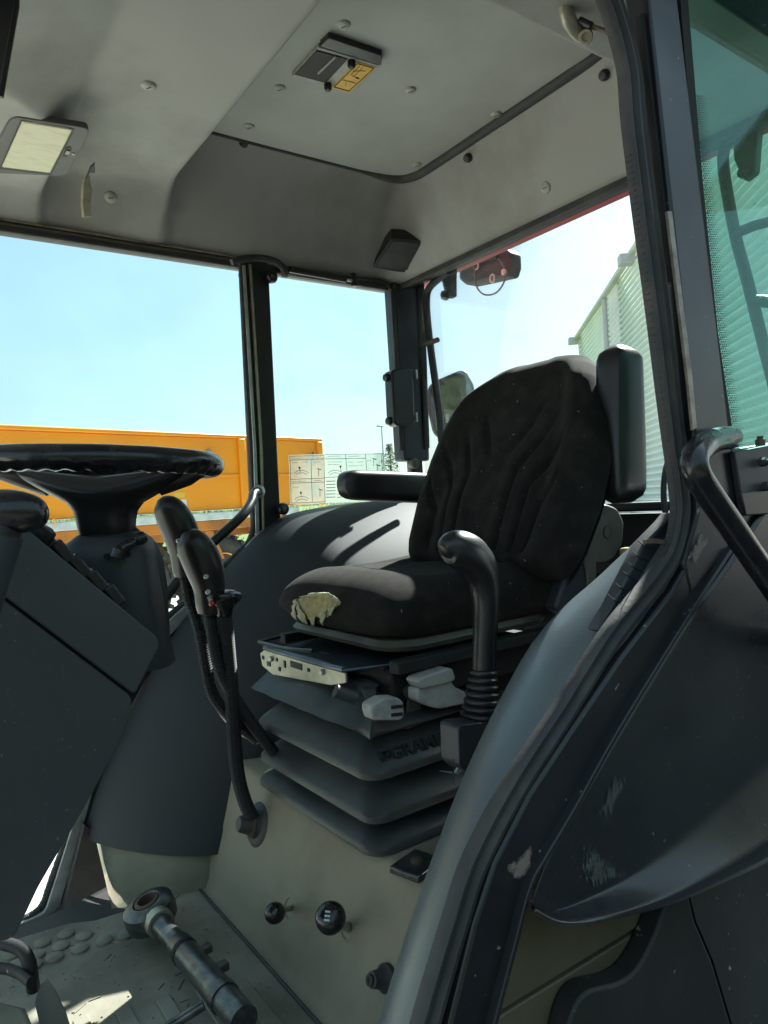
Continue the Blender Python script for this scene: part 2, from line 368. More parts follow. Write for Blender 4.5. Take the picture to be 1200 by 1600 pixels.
for i in range(9000):
    a = random.randrange(119); b_ = random.randrange(6); q = hr[a][b_].lerp(hr[a+1][b_+1], random.random())+V((0, random.uniform(-.05, .22), 0)); e = V((random.gauss(0, 1), random.gauss(0, 1), random.gauss(0, 1))).normalized(); k = e.orthogonal().normalized(); r = random.uniform(.05, .12)
    hg.add([q-e*r, q+k*r*.5, q+e*r, q-k*r*.5], [(0, 1, 2, 3)])
tag(obj('added_hedge', hg, m_leaf, smooth=0, open_=True), 'tall dark leafy screen added out of view to block light opposite the cab door', 'added_hedge', kind='stuff')
# grass bank beyond the yard (rises away from the yard)
def bank_z(d): return interp([13, 16, 30, 45, 400], [-1.47, -1.2, -.05, .02, .02], d)
rows = []
for d in (13, 14.5, 16, 19, 22, 26, 30, 36, 45, 80, 200, 400):
    row = []
    for k in range(41):
        a = lerp(-1.25, .62, k/40); dirv = V((math.sin(PSI+a), math.cos(PSI+a), 0))
        q = CAM+dirv*d; row.append(V((q.x, q.y, bank_z(d)+.05*mnoise.noise(V((q.x*.3, q.y*.3, 0))))))
    rows.append(row)
tag(obj('grass_bank', MB().grid(rows), m_turf, smooth=60, open_=True), kind='structure')
gb = MB()
for i in range(9000):
    a = random.uniform(-.62, .12); d = 15+random.random()**1.3*24; dirv = V((math.sin(PSI+a), math.cos(PSI+a), 0)); q = CAM+dirv*d
    q.z = bank_z(d)-.02; h = random.uniform(.05, .16); w = random.uniform(.012, .03); s = V((random.uniform(-1, 1), random.uniform(-1, 1), 0)).normalized()*w
    gb.add([q-s, q+s, q+V((random.uniform(-.06, .06), random.uniform(-.06, .06), h))], [(0, 1, 2)])
tag(obj('grass', gb, m_grass, smooth=0, open_=True), 'unmown green grass on the low bank behind the orange trailer', 'grass', kind='stuff')

# ------------------------------------------------------------------ orange trailer
TD = (_f0+_r0*.809).normalized()          # runs away to the right
TN = V((TD.y, -TD.x, 0))                   # towards the camera side
if TN.dot(_f0) > 0: TN = -TN
T0 = CAM+_f0*7.0-_r0*.545*7.0
def tp(s, n, z): return T0+TD*s+TN*n+V((0, 0, z))
tr = empty('farm_trailer', tp(1.4, -1.2, GZ), 'large orange farm tipping trailer with a pale rail standing behind the far windows', 'trailer')
SE = 4.66; S0 = -3.2
def tbox(s0, s1, n0, n1, z0, z1, mb=None):
    mb = mb or MB()
    P = [tp(s0, n0, z0), tp(s1, n0, z0), tp(s1, n1, z0), tp(s0, n1, z0)]
    return mb.prism(P, V((0, 0, z1-z0)))
ztop = .945
obj('side_board', tbox(S0, SE, 0, -.06, .02, ztop), m_orange, tr, bevel=.01)
obj('far_board', tbox(S0, SE, -2.3, -2.36, .02, ztop-.01), m_orange, tr)
obj('end_board', tbox(SE-.06, SE, -.061, -2.299, .02, ztop-.02), m_orange, tr)
obj('body_floor', tbox(S0, SE-.062, -.062, -2.298, .02, .06), m_orange_d, tr)
obj('top_lip', tbox(S0, SE+.01, .03, -.09, ztop+.001, ztop+.05), m_orange, tr, bevel=.012)
for s in (-2.2, -.4, 3.05, SE-.12): obj('side_post', tbox(s, s+.11, .045, .001, .0, ztop-.001), m_orange, tr, bevel=.012)
obj('fold_line', tbox(S0, SE-.2, .014, .001, .44, .475), m_orange, tr, bevel=.006)
obj('lower_rail', tbox(S0, SE-.6, .07, -.07, -.11, -.012), m_rail, tr, bevel=.012)
obj('chassis_beam', tbox(S0, SE-.4, -.15, -.3, -.34, -.112), m_orange_d, tr, bevel=.01)
obj('chassis_skirt', tbox(S0, SE-.9, .0, -.02, -.24, -.112), m_orange_d, tr, bevel=.01)
for s in (.35, 1.05, 2.45, 3.2): obj('brace', MB().prism([tp(s, -.02, -.241), tp(s+.14, -.02, -.241), tp(s+.30, -.02, -.62), tp(s+.22, -.02, -.62)], TN*-.08), m_orange_d, tr, bevel=.008)
ax = MB().tube([tp(1.44, -.1, GZ+.56), tp(1.44, -2.2, GZ+.56)], .06); obj('axle', ax, m_orange_d, tr)
for s, n in ((1.44, -.22), (2.75, -.22), (1.44, -2.1), (2.75, -2.1)):
    c = tp(s, n, GZ+.57)
    prof = [(.33, -.15), (.44, -.17), (.52, -.14), (.565, -.10), (.57, 0), (.565, .10), (.52, .14), (.44, .17), (.33, .15)]
    w = obj('wheel', MB().lathe(c, TN, prof, 40), m_tyre, tr)
    tl = MB()
    for k in range(28):
        a = 2*math.pi*k/28; e = V((0, 0, 1))*math.cos(a)+TD*math.sin(a); tl.box(c+e*.565, (.05, .30, .05), Matrix((TD, TN, V((0, 0, 1)))).transposed() @ Matrix.Rotation(a, 3, 'Y'))
    obj('tread', tl, m_tyre, w, smooth=0)
    obj('rim', MB().lathe(c, TN, [(.05, .10), (.12, .12), (.14, .06), (.26, .05), (.30, .12), (.335, .17), (.335, -.15)], 32), m_orange, w)
for z in (.18, .62):
    lt = obj('board_latch', tbox(SE-.34, SE-.16, .05, .015, z, z+.07), m_pole, tr, bevel=.008)
    obj('latch_pin', MB().tube([tp(SE-.25, .06, z-.06), tp(SE-.25, .06, z+.16)], .018, 10), m_oil, lt)
for s in (-1.3, .5, 1.35, 2.2): obj('rope_hook', MB().tube([tp(s, .0, -.02), tp(s, .07, -.03), tp(s, .08, .03)], .012, 8), m_orange, tr)
pl = MB(); pl.prism([tp(1.95, .005, .07), tp(2.2, .005, .07), tp(2.2, .005, .17), tp(1.95, .005, .17)], TN*-.004)
obj('white_plate', pl, m_rail, tr)
obj('yellow_reflector', MB().prism([tp(2.02, .006, .19), tp(2.18, .006, .19), tp(2.18, .006, .26), tp(2.02, .006, .26)], TN*-.004), m_yel, tr)
lc = tp(2.58, .01, .74); lp_ = obj('marker_lamp', MB().lathe(lc, TN, [(.05, -.01), (.055, .01), (.04, .03), (.01, .035)], 20), m_zinc, tr)
obj('lamp_bracket', MB().box(lc-V((0, 0, .09)), (.03, .03, .10)), m_ink, lp_)

# ------------------------------------------------------------------ corrugated hall
WD = (_f0+_r0*.128).normalized(); WN = V((-WD.y, WD.x, 0))
if WN.x > 0: WN = -WN
W0 = CAM+(_f0+_r0*.292)*21.0
def wp(s, n, z): return W0-WD*s+WN*n+V((0, 0, z))      # s runs back towards the camera
ZT = 4.45
hall = empty('corrugated_hall', wp(10, -4, GZ), 'tall hall clad in white horizontal corrugated sheet standing at the right', 'building')
PITCH = .125
def cladding(s0, s1):
    m = MB(); nz_ = int((ZT-GZ)/PITCH*6); rows = []
    for s in (s0, s1):
        rows.append([wp(s, .048*math.sin(2*math.pi*i/6), lerp(GZ, ZT, i/nz_)) for i in range(nz_+1)])
    return m.grid(rows)
seams = [0.12, 5.6, 11.2, 17.0]
for a, b in zip(seams[:-1], seams[1:]):
    obj('cladding_sheet', cladding(a+.04, b-.04), m_clad, hall, smooth=70, open_=True, solid=.01)
    obj('joint_strip', MB().prism([wp(b-.07, .0, GZ), wp(b+.07, .0, GZ), wp(b+.07, 0, ZT-.05), wp(b-.07, 0, ZT-.05)], WN*.045), m_trim, hall, bevel=.008)
obj('corner_flashing', MB().prism([wp(-.1, .05, GZ), wp(.16, .05, GZ), wp(.16, .05, ZT-.05), wp(-.1, .05, ZT-.05)], WN*-.14), m_trim, hall, bevel=.008)
obj('end_wall', MB().prism([wp(-.06, -.1, GZ), wp(-.06, -12, GZ), wp(-.06, -12, ZT), wp(-.06, -.1, ZT)], WD*-.1), m_clad, hall)
obj('eaves_gutter', MB().prism([wp(-.3, .17, ZT), wp(17.3, .17, ZT), wp(17.3, -.1, ZT+.0), wp(-.3, -.1, ZT)], V((0, 0, .09))), m_trim, hall, bevel=.02)
obj('roof', MB().prism([wp(-.25, -.12, ZT+.091), wp(17.2, -.12, ZT+.091), wp(17.2, -12, ZT+1.2), wp(-.25, -12, ZT+1.2)], V((0, 0, .08))), m_trim, hall)
for s in (-.12, 7.2): obj('gutter_outlet', MB().box(wp(s, .16, ZT-.02), (.32, .26, .2), Matrix((WN, WD, V((0, 0, 1)))).transposed()), m_pole, hall, bevel=.02)
obj('downpipe', MB().tube([wp(4.4, .10, ZT-.02), wp(4.4, .10, GZ)], .055, 14), m_pole, hall)
obj('base_plinth', MB().prism([wp(-.1, .08, GZ), wp(17, .08, GZ), wp(17, .031, GZ), wp(-.1, .031, GZ)], V((0, 0, .5))), m_concrete, hall)

# ------------------------------------------------------------------ far tree and lamp post
tb = at(614, 792, t=34); tb.z = bank_z(34)
t_ = empty('tree', tb, 'small slim green tree beside the lamp post on the far bank', 'tree')
H = 2.75
obj('trunk', MB().tube([tb-V((0, 0, .2)), tb+V((.05, 0, .8)), tb+V((0, 0, 1.8)), tb+V((.03, 0, 2.4))], [.09, .07, .04, .015], 8), m_bark, t_)
lm = MB()
for i in range(1500):
    h = random.random(); rr = (.62*(1-h)**.6+.16)*(.75+.4*mnoise.noise(V((h*5, 0, 3)))); a = random.uniform(0, 6.28); q = random.random()**.5
    c = tb+V((math.cos(a)*rr*q, math.sin(a)*rr*q, .25+h*(H-.25)))
    e = V((random.gauss(0, 1), random.gauss(0, 1), random.gauss(0, 1))).normalized(); k = e.orthogonal().normalized(); s = random.uniform(.04, .09)
    lm.add([c-e*s, c+k*s*.45, c+e*s, c-k*s*.45], [(0, 1, 2, 3)])
obj('crown', lm, m_leaf, t_, smooth=0, open_=True)
pb = at(604, 790, t=33); pb.z = bank_z(33)-.1
lpz = empty('street_lamp', pb, 'thin grey lamp post beside the small far tree', 'street lamp')
obj('post', MB().tube([pb, pb+V((-.02, 0, 3.6))], [.05, .03], 8), m_pole, lpz)
obj('lamp_head', MB().box(pb+V((-.02, 0, 3.64))-_r0*.06, (.34, .14, .07)), m_pole, lpz, bevel=.02)

# ================================================================== TRACTOR CAB
cab = empty('tractor_cab', (.6, .66, -.92), 'open tractor cab with grey roof lining, black wheel arches and red roof rim', 'tractor cab')
# ---- roof lining as one moulded sheet
def lin_z(x, y):
    # front overlay panel is lower by the far side; a hollow lies left of the ridge nearer the camera
    w = lerp(.27, .018, sst(.66, 1.04, y)); drop = lerp(.105, .062, sst(.5, 1.0, y))
    ramp = max(0, min(1, (x-(.375-w))/w))
    hb = .85-drop*(1-ramp**1.25)
    hb = lerp(hb, .83, sst(.66, .72, x))
    Mx = sst(.655, .70, x)*sst(.275, .325, y)
    zin = hb*(1-Mx)+1.0*Mx
    wf = lerp(.12, .235, sst(.38, .75, x))
    ff = sst(0, 1, (1.372-y)/wf)**.85
    rf = sst(0, 1, (1.505-x)/.145)**.85
    nf = sst(-.02, .07, y)
    return .735+(zin-.735)*ff*rf*nf
xs = [lerp(-.75, 1.505, i/230) for i in range(231)]; ys = [lerp(-.02, 1.375, i/180) for i in range(181)]
lin = MB().grid([[V((x, y, lin_z(x, y)+.0012*mnoise.noise(V((x*9, y*9, 0))))) for x in xs] for y in ys])
LB = lin.bvh()
lining = obj('roof_lining', lin, m_lining, cab, smooth=80, open_=True)
# torn foam edge where the front overlay panel ends
def lh(u, v): return hit(LB, u, v)
# ---- hatch panel and its seal
HZ = .984
hp = [V((.69, .315, HZ)), V((1.30, .315, HZ)), V((1.365, .36, HZ)), V((1.375, .5, HZ)), V((1.375, 1.06, HZ)), V((1.36, 1.12, HZ)), V((1.31, 1.145, HZ)), V((.69, 1.155, HZ))]
hatch = obj('roof_hatch', MB().prism(hp, (0, 0, .012)), m_hatch, cab, smooth=30)
sp = cr([V((.69, 1.158, HZ)), V((1.0, 1.156, HZ)), V((1.26, 1.15, HZ)), V((1.34, 1.138, HZ)), V((1.376, 1.10, HZ)), V((1.386, 1.03, HZ)), V((1.386, .8, HZ)), V((1.386, .5, HZ)), V((1.386, .38, HZ)), V((1.36, .325, HZ)), V((1.28, .308, HZ)), V((.9, .306, HZ))], 5)
rad = [lerp(.0055, .017, sst(1.2, 1.36, p.x)*sst(.3, .5, p.y)) for p in sp]
obj('hatch_seal', MB().tube(sp, rad, 10), m_rubber, cab)
for u, v in ((380, 221), (621, 272), (733, 246), (946, 117)):
    p, n = lh(u, v); obj('rubber_buffer', MB().lathe(p-n*.004, n, [(.012, 0), (.0125, .012), (.009, .02), (.002, .022)], 14), m_rubber, cab)
# ---- trim plugs
def plug(p, n, r=.0155):
    mb = MB().lathe(p-n*.002, n, [(r*1.02, 0), (r, .003), (r*.8, .0062), (r*.3, .0074), (.0005, .0075)], 24)
    o = obj('trim_plug', mb, m_plug, cab)
    a = n.cross(V((0, 0, 1)) if abs(n.z) < .9 else V((1, .6, 0))).normalized(); b_ = n.cross(a)
    obj('slot', MB().box(p+n*.0052, (.0115, .0022, .0016), Matrix((a, b_, n)).transposed()), m_ink, o, smooth=0)
for u, v in ((232, 133), (173, 308), (853, 293), (627, 447)):
    p, n = lh(u, v); plug(p, n)
for u, v in ((641, 140), (775, 178), (537, 38), (437, 137), (389, 197), (651, 257)):
    plug(at(u, v, z=HZ), V((0, 0, -1)), .0145)
# ---- torn gap and foam edge at the end of the front overlay panel
E0 = [at(u, v, y=1.17) for u, v in ((141, 262), (147, 256), (149, 270), (139, 285), (134, 283))]
obj('torn_hole', MB().prism([at(u, v, z=.80) for u, v in ((134, 281), (141, 262), (148, 256), (149, 270), (140, 270))], (0, 0, .004)), m_ink, cab, smooth=0)
fe = MB().prism([at(u, v, y=1.19) for u, v in ((127, 291), (131, 274), (137, 276), (138, 291), (141, 297), (138, 318), (139, 339), (128, 340), (126, 320))], (.004, -.006, 0))
obj('torn_foam_edge', fe, m_cream, cab, smooth=0)
# ---- roof shell (red outside), headers
sh = MB()
sh.box((.44, .68, 1.07), (2.40, 1.60, .04)); sh.box((.44, 1.46, .913), (2.40, .03, .274)); sh.box((.44, -.105, .913), (2.40, .03, .274))
sh.box((1.64, .68, .908), (.03, 1.53, .284)); sh.box((-.755, .68, .913), (.03, 1.53, .274))
obj('roof_shell', sh, m_red, cab, smooth=0)
obj('roof_underside', MB().box((1.595, .68, .787), (.06, 1.5, .03)), m_red, cab, smooth=0)
obj('far_header', MB().box((.375, 1.40, .765), (2.25, .05, .08)), m_black, cab, bevel=.008)
obj('far_header_seal', MB().sweep([V((-.75, 1.358, .722)), V((.4, 1.358, .722)), V((1.50, 1.358, .722))], [(-.010, -.012), (.012, -.012), (.012, .012), (-.010, .012)], (0, 0, 1)), m_rubber, cab, smooth=20, bevel=.004)
obj('header_strip', MB().box((.08, 1.349, .7405), (1.6, .006, .006)), m_worn, cab)
obj('header_strip', MB().box((.08, 1.346, .729), (1.6, .005, .005)), m_olive, cab)
obj('rear_header', MB().box((1.525, .67, .765), (.05, 1.35, .07)), m_black, cab, bevel=.006)
obj('rear_header_seal', MB().sweep([V((1.498, 0, .725)), V((1.498, 1.36, .725))], [(-.008, -.012), (.012, -.012), (.012, .010), (-.008, .010)], (0, 0, 1)), m_rubber, cab, smooth=20, bevel=.004)
obj('near_header', MB().box((.4, -.035, .765), (2.25, .05, .09)), m_steel, cab, bevel=.006)
# ---- wheel arch profile (x, z)
PR = cr([V((1.52, 0, 0)), V((1.30, 0, .001)), V((1.10, 0, -.010)), V((.967, 0, -.036)), V((.86, 0, -.105)), V((.715, 0, -.232)), V((.605, 0, -.355)), V((.522, 0, -.476)), V((.452, 0, -.595)), V((.405, 0, -.69)), V((.366, 0, -.795))], 7)
def arch_rows(y0, y1, R, deep=(.05, .12, .25), off=0, PR=PR, zflat=True, dk=1.0, ep=1.0):
    m = len(PR); sgn = 1 if y1 > y0 else -1; rows = []
    tn = []
    for i in range(m):
        t = (PR[min(i+1, m-1)]-PR[max(i-1, 0)]).normalized(); n = V((-t.z, 0, t.x))
        if n.z > 0 or (abs(n.z) < .1 and n.x < 0): n = -n
        n = n.lerp(V((1, 0, 0)), sst(-.62, -.785, PR[i].z)) if zflat else n
        tn.append(n.normalized())
    Rd = R*dk
    col = [(y0, 0), (lerp(y0, y1-sgn*R, .5), 0)]
    for k in range(11):
        th = math.pi/2*k/10; col.append((y1-sgn*R+sgn*R*math.sin(th)**ep, Rd*(1-math.cos(th)**ep)))
    for d in deep: col.append((y1+sgn*.0, Rd+d))
    for i in range(m):
        r = []
        if not zflat:
            q1 = lerp(y1, .11, sst(.74, 1.0, PR[i].x)); R2 = min(R, q1-.015)
            col = [(y0-.036, 0), (q1-R2-.001, 0)]+[(q1-R2+R2*math.sin(math.pi/2*k/10), R*(1-math.cos(math.pi/2*k/10))) for k in range(11)]+[(q1, R+d) for d in deep]
        for y, d in col:
            q = PR[i]+tn[i]*(d-off); r.append(V((q.x, y, q.z)))
        rows.append(r)
    return rows
fa = MB().grid(arch_rows(1.345, 1.0, .325, dk=.70, ep=1.45))
FA = fa.bvh(); obj('far_wheel_arch', fa, m_arch, cab, smooth=60, open_=True, label='far black wheel arch cover, sunlit on top')
PRN = PR[:-8]+cr([V((.452, 0, -.595)), V((.405, 0, -.69)), V((.375, 0, -.765)), V((.345, 0, -.87))], 7)
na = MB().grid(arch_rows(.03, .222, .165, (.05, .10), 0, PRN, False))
NA = na.bvh(); obj('near_wheel_arch', na, m_sheen_arch, cab, smooth=60, open_=True, label='near black wheel arch cover with a painted bluish sheen')
# ---- floor, riser, platform, kick wall
FZ = -.87
obj('cab_floor', MB().prism([V((-.76, -.02, FZ-.055)), V((.59, -.02, FZ-.055)), V((.59, 1.2, FZ-.055)), V((.40, 1.2, FZ-.055))]+[at(u, v, z=FZ-.055) for u, v in ((112, 1450), (60, 1474), (-10, 1500), (-90, 1528))]+[V((-.76, 1.12, FZ-.055))], (0, 0, .05)), m_mud, cab, smooth=0)
mat_o = obj('floor_mat', MB().prism([V((-.72, .02, FZ-.004)), V((.575, .02, FZ-.004)), V((.56, 1.03, FZ-.004))]+[at(u, v, z=FZ-.004) for u, v in ((150, 1441), (108, 1446), (40, 1466), (-10, 1484), (-90, 1515))]+[V((-.72, 1.1, FZ-.004))], (0, 0, .004)), m_mat, cab, smooth=0)
st = None
for u, v in ((103, 1461), (131, 1464), (163, 1471), (66, 1475), (95, 1480), (125, 1484), (57, 1494), (86, 1498), (53, 1510), (197, 1462), (18, 1494), (28, 1508)):
    p = at(u, v, z=FZ)
    obj('mat_stud', MB().lathe(p, V((0, 0, 1)), [(.0172, 0), (.0168, .0045), (.0145, .006), (.0005, .0065)], 20), m_mat, mat_o)
for x in (.10, .165, .23, .295, .36, .425, .485):
    y1 = .80-.35*(x-.1)
    obj('mat_rib', MB().prism([V((x-.017, .03, FZ+.0005)), V((x+.017, .03, FZ+.0005)), V((x+.013, y1, FZ+.0005)), V((x-.013, y1, FZ+.0005))], (0, 0, .005)), m_mat, mat_o, bevel=.002)
RA = V((.562, 1.0, FZ)); RB = V((.655, 1.0, -.598)); RN = V((RB.z-RA.z, 0, -(RB.x-RA.x))).normalized(); RN = V((-abs(RN.x), 0, abs(RN.z)))
ry = [lerp(.0, 1.06, i/40) for i in range(41)]
prof = [V((.545, 0, FZ+.0015)), V((.558, 0, FZ+.004)), V((.570, 0, FZ+.022))]+[lerp(V((.570, 0, FZ+.022)), V((.648, 0, -.625)), k/12) for k in range(1, 13)]+[V((.653, 0, -.608)), V((.665, 0, -.600)), V((.75, 0, -.600)), V((1.5, 0, -.600))]
rs = MB().grid([[V((p.x+.002*mnoise.noise(V((y*4, p.z*6, 1))), y, p.z)) for p in prof] for y in ry])
RS = rs.bvh(); obj('seat_platform', rs, m_riser, cab, smooth=50, open_=True)
obj('mat_joint', MB().tube([V((.546, y, FZ+.002)) for y in ry], .0035, 6), m_rubber, cab)
rows = []
for i in range(25):
    x = lerp(.368, .68, i/24); yb = lerp(1.085, 1.002, max(0, min(1, (x-.368)/.20)))
    if x < .372: yt = 1.31
    else:
        cth = max(0, 1-(x-.372)/.2275); yt = 1.0+.325*(1-math.sqrt(max(0, 1-cth*cth))**1.45)+.045
    yt = max(yt, yb)
    rows.append([V((x+.02*q*(1-i/24), lerp(yb, yt, q), lerp(FZ-.006, -.785, q))) for q in (0, .2, .45, .7, 1)])
kw = MB().grid(rows)
obj('kick_wall', kw, m_kick, cab, smooth=60, open_=True)
# ---- far side pillars, seals, panes
def fp(u, v, y=1.33): return at(u, v, y=y)
y0 = 1.352
def strip(name, px, m, y, d, par=cab, bevel=.002):
    return obj(name, MB().prism([at(u, v, y=y) for u, v in px], (0, d, 0)), m, par, bevel=bevel)
pil = strip('far_pillar', [(384, 405), (420, 408), (440, 822), (404, 832)], m_black, 1.34, .06, bevel=.006)
strip('edge_strip', [(381, 412), (386, 412), (408, 832), (402, 836)], m_alu, 1.3385, .0, pil, 0) if False else None
strip('pale_edge', [(379, 414), (384, 414), (401, 700), (406, 832), (400, 834), (396, 700)], m_alu, 1.333, .012, pil)
strip('pale_edge', [(390, 412), (393.5, 412), (411, 700), (414, 832), (411, 834), (407, 700)], m_zinc, 1.331, .012, pil)
# ragged rubber edge along the pillar and down round the arch
path_px = [(376, 408), (384, 560), (392, 700), (396, 790), (392, 838), (368, 868), (300, 930), (236, 992), (182, 1085), (143, 1180), (112, 1285), (80, 1376), (66, 1414), (48, 1430), (16, 1446), (-50, 1474)]
pp = cr([at(u, v, y=1.345) for u, v in path_px], 24)
pp = [p+V((.0022*mnoise.noise(V((i*.9, 0, 0))), 0, .0012*mnoise.noise(V((i*.9, 4, 0))))) for i, p in enumerate(pp)]
obj('far_window_seal', MB().tube(pp, [.0085*(1+.22*mnoise.noise(V((i*1.3, 7, 0)))) for i in range(len(pp))], 8), m_rubber, cab)
pa = cr([at(u, v, y=1.340) for u, v in [(414, 836), (398, 850), (372, 880), (312, 938), (250, 998), (194, 1090), (154, 1186), (124, 1288), (94, 1384), (79, 1424), (58, 1440), (20, 1457), (-50, 1486)]], 12)
obj('arch_frame_strip', MB().sweep(pa, [(-.011, -.019), (.009, -.019), (.011, .019), (-.011, .019)], (0, -1, 0)), m_alu, cab, smooth=30, bevel=.003)
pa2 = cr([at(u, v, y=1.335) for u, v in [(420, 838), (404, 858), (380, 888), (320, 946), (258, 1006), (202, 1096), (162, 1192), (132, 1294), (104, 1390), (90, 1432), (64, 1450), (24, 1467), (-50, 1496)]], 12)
obj('arch_frame_black_strip', MB().sweep(pa2, [(-.008, -.007), (.008, -.007), (.008, .007), (-.008, .007)], (0, -1, 0)), m_matte, cab, smooth=30)  # matte black strip beside the aluminium one
obj('far_sill_foot', MB().prism([at(u, v, y=1.30) for u, v in [(100, 1420), (132, 1290), (190, 1320), (190, 1450), (30, 1480), (28, 1462), (84, 1440)]], (0, .03, 0)), m_rubber, cab, smooth=0)
obj('rear_corner_pillar', MB().prism([at(u, v, y=1.34) for u, v in [(614, 430), (664, 424), (672, 720), (632, 720)]], (0, .06, 0)), m_dark, cab, bevel=.008)
obj('corner_pillar_seal', MB().prism([at(u, v, y=1.335) for u, v in [(611, 450), (617, 452), (633, 700), (626, 702)]], (0, .01, 0)), m_rubber, cab, bevel=.003)
obj('corner_pillar_seal', MB().prism([at(u, v, y=1.333) for u, v in [(652, 430), (663, 428), (672, 700), (664, 702)]], (0, .01, 0)), m_matte, cab, bevel=.003)
# black window surround of the quarter window (rounded top corners)
cq = cr([at(u, v, y=1.347) for u, v in [(424, 424), (470, 428), (560, 436), (596, 440), (608, 450), (613, 474), (618, 560), (626, 704)]], 10)
obj('quarter_window_seal', MB().tube(cq, .0065, 8), m_rubber, cab)
obj('window_pane', MB().prism([V((-.75, 1.366, -.95)), V((.92, 1.366, -.95)), V((.92, 1.366, .73)), V((-.75, 1.366, .73))], (0, .005, 0)), g_far, cab, smooth=0, label='large far side window pane')
obj('window_pane', MB().prism([V((.945, 1.366, -.12)), V((1.50, 1.366, -.12)), V((1.50, 1.366, .73)), V((.945, 1.366, .73))], (0, .005, 0)), g_far, cab, smooth=0, label='narrow far quarter window pane')
obj('window_pane', MB().prism([V((1.548, -.0, -.05)), V((1.548, 1.345, -.05)), V((1.548, 1.345, .74)), V((1.548, 0, .74))], (.005, 0, 0)), g_rear, cab, smooth=0, label='rear window pane')
obj('rear_wall', MB().box((1.53, .67, -.50), (.04, 1.34, .86)), m_matte, cab, smooth=0)
obj('rear_sill', MB().box((1.515, .67, -.052), (.05, 1.33, .022)), m_black, cab, bevel=.006)
obj('rear_sill_strip', MB().box((1.60, .67, -.105), (.06, 1.3, .03)), m_trim, cab, bevel=.006) if False else None
obj('rear_ledge', MB().box((1.40, .67, -.36), (.22, 1.3, .04)), m_matte, cab, bevel=.01)
for y in (-.02, 1.372): obj('rear_window_stile', MB().box((1.53, y, .35), (.05, .035, .80)), m_black, cab, bevel=.008)

for y in (-.03, 1.40): obj('front_pillar', MB().prism([V((-.74, y-.03, FZ)), V((-.66, y-.03, FZ)), V((-.68, y-.03, .78)), V((-.75, y-.03, .78))], (0, .06, 0)), m_steel, cab, bevel=.008)
# ---- near side: door seal, centre pillar, quarter glass, body panels
sl_px = [(925, -60), (958, 20), (982, 110), (990, 200), (1006, 330), (1026, 480), (1046, 640), (1062, 760), (1064, 810), (1052, 868), (1020, 920), (960, 994), (905, 1080), (880, 1121), (808, 1232), (748, 1346), (717, 1440), (690, 1530), (669, 1605), (652, 1680)]
sp_ = cr([at(u, v, y=-.012) for u, v in sl_px], 10)
PROF = [(-.003, -.023), (.002, -.025), (.008, -.019), (.003, -.013), (.011, -.005), (.013, .002), (.004, .008), (.010, .013), (.012, .019), (.006, .024), (-.003, .024)]
dsl = MB().sweep(sp_, PROF, (0, -1, 0))
obj('door_seal', dsl, m_rubber, cab, smooth=50)
# fine cross ribs of the fat rubber profile
rb = MB(); fr = MB().frames(sp_, (0, -1, 0)); dense = cr(sp_[34:95], 3)
frd = MB().frames(dense, (0, -1, 0))
for i in range(0, len(dense), 2):
    p = dense[i]; t, a, b_ = frd[i]
    sgn = 1 if b_.x < 0 else -1
    c0 = p+b_*(sgn*.0215)+a*.0028
    rb.box(c0, (.0012, .007, .0085), Matrix((t, b_, a)).transposed())
tag(obj('seal_ribs', rb, m_rubber, cab, smooth=0), kind='stuff')
pn = obj('centre_pillar', MB().prism([at(u, v, y=-.03) for u, v in [(1011, -30), (1056, -30), (1141, 680), (1158, 830), (1126, 872), (1080, 930), (1070, 880), (1092, 800), (1084, 640)]], (0, .035, 0)), m_steel, cab, bevel=.004)
strip('pillar_flange', [(1003, 20), (1012, 20), (1087, 660), (1100, 790), (1094, 800), (1080, 660)], m_matte, -.022, .012)
strip('worn_edge', [(1043, 330), (1050, 330), (1082, 590), (1089, 668), (1083, 672), (1075, 590)], m_worn, -.0335, .004, pn, 0)
obj('quarter_glass', MB().prism([at(u, v, y=-.022) for u, v in [(1062, -40), (1420, -40), (1420, 690), (1142, 700)]], (0, .005, 0)), g_near, cab, smooth=0, label='green tinted near quarter window pane')
strip('glass_border', [(1060, -40), (1072, -40), (1098, 280), (1122, 520), (1149, 700), (1134, 702), (1108, 480), (1084, 260)], m_matte, -.0285, .005, cab, 0)
dots = MB()
for i in range(150):
    for j in range(5):
        t = i/149; v = lerp(150, 695, t); u = interp([-40, 280, 520, 700], [1072, 1098, 1122, 1149], v)+2+j*3.1+(i % 2)*1.5
        c = at(u, v, y=-.0235); r = .00125*(1-j*.17)
        dots.add([c+V((r*math.cos(k*1.0472), 0, r*math.sin(k*1.0472))) for k in range(6)]+[c+V((r*math.cos(k*1.0472), .0008, r*math.sin(k*1.0472))) for k in range(6)], [(0, 1, 2, 3, 4, 5), (11, 10, 9, 8, 7, 6)]+[(k, (k+1) % 6, 6+(k+1) % 6, 6+k) for k in range(6)])
tag(obj('glass_dots', dots, m_ink, cab, smooth=0), kind='stuff')
obj('quarter_glass_ledge', MB().prism([at(u, v, y=-.03) for u, v in [(1143, 702), (1420, 660), (1420, 900), (1150, 850)]], (0, .03, 0)), m_steel, cab, bevel=.004)
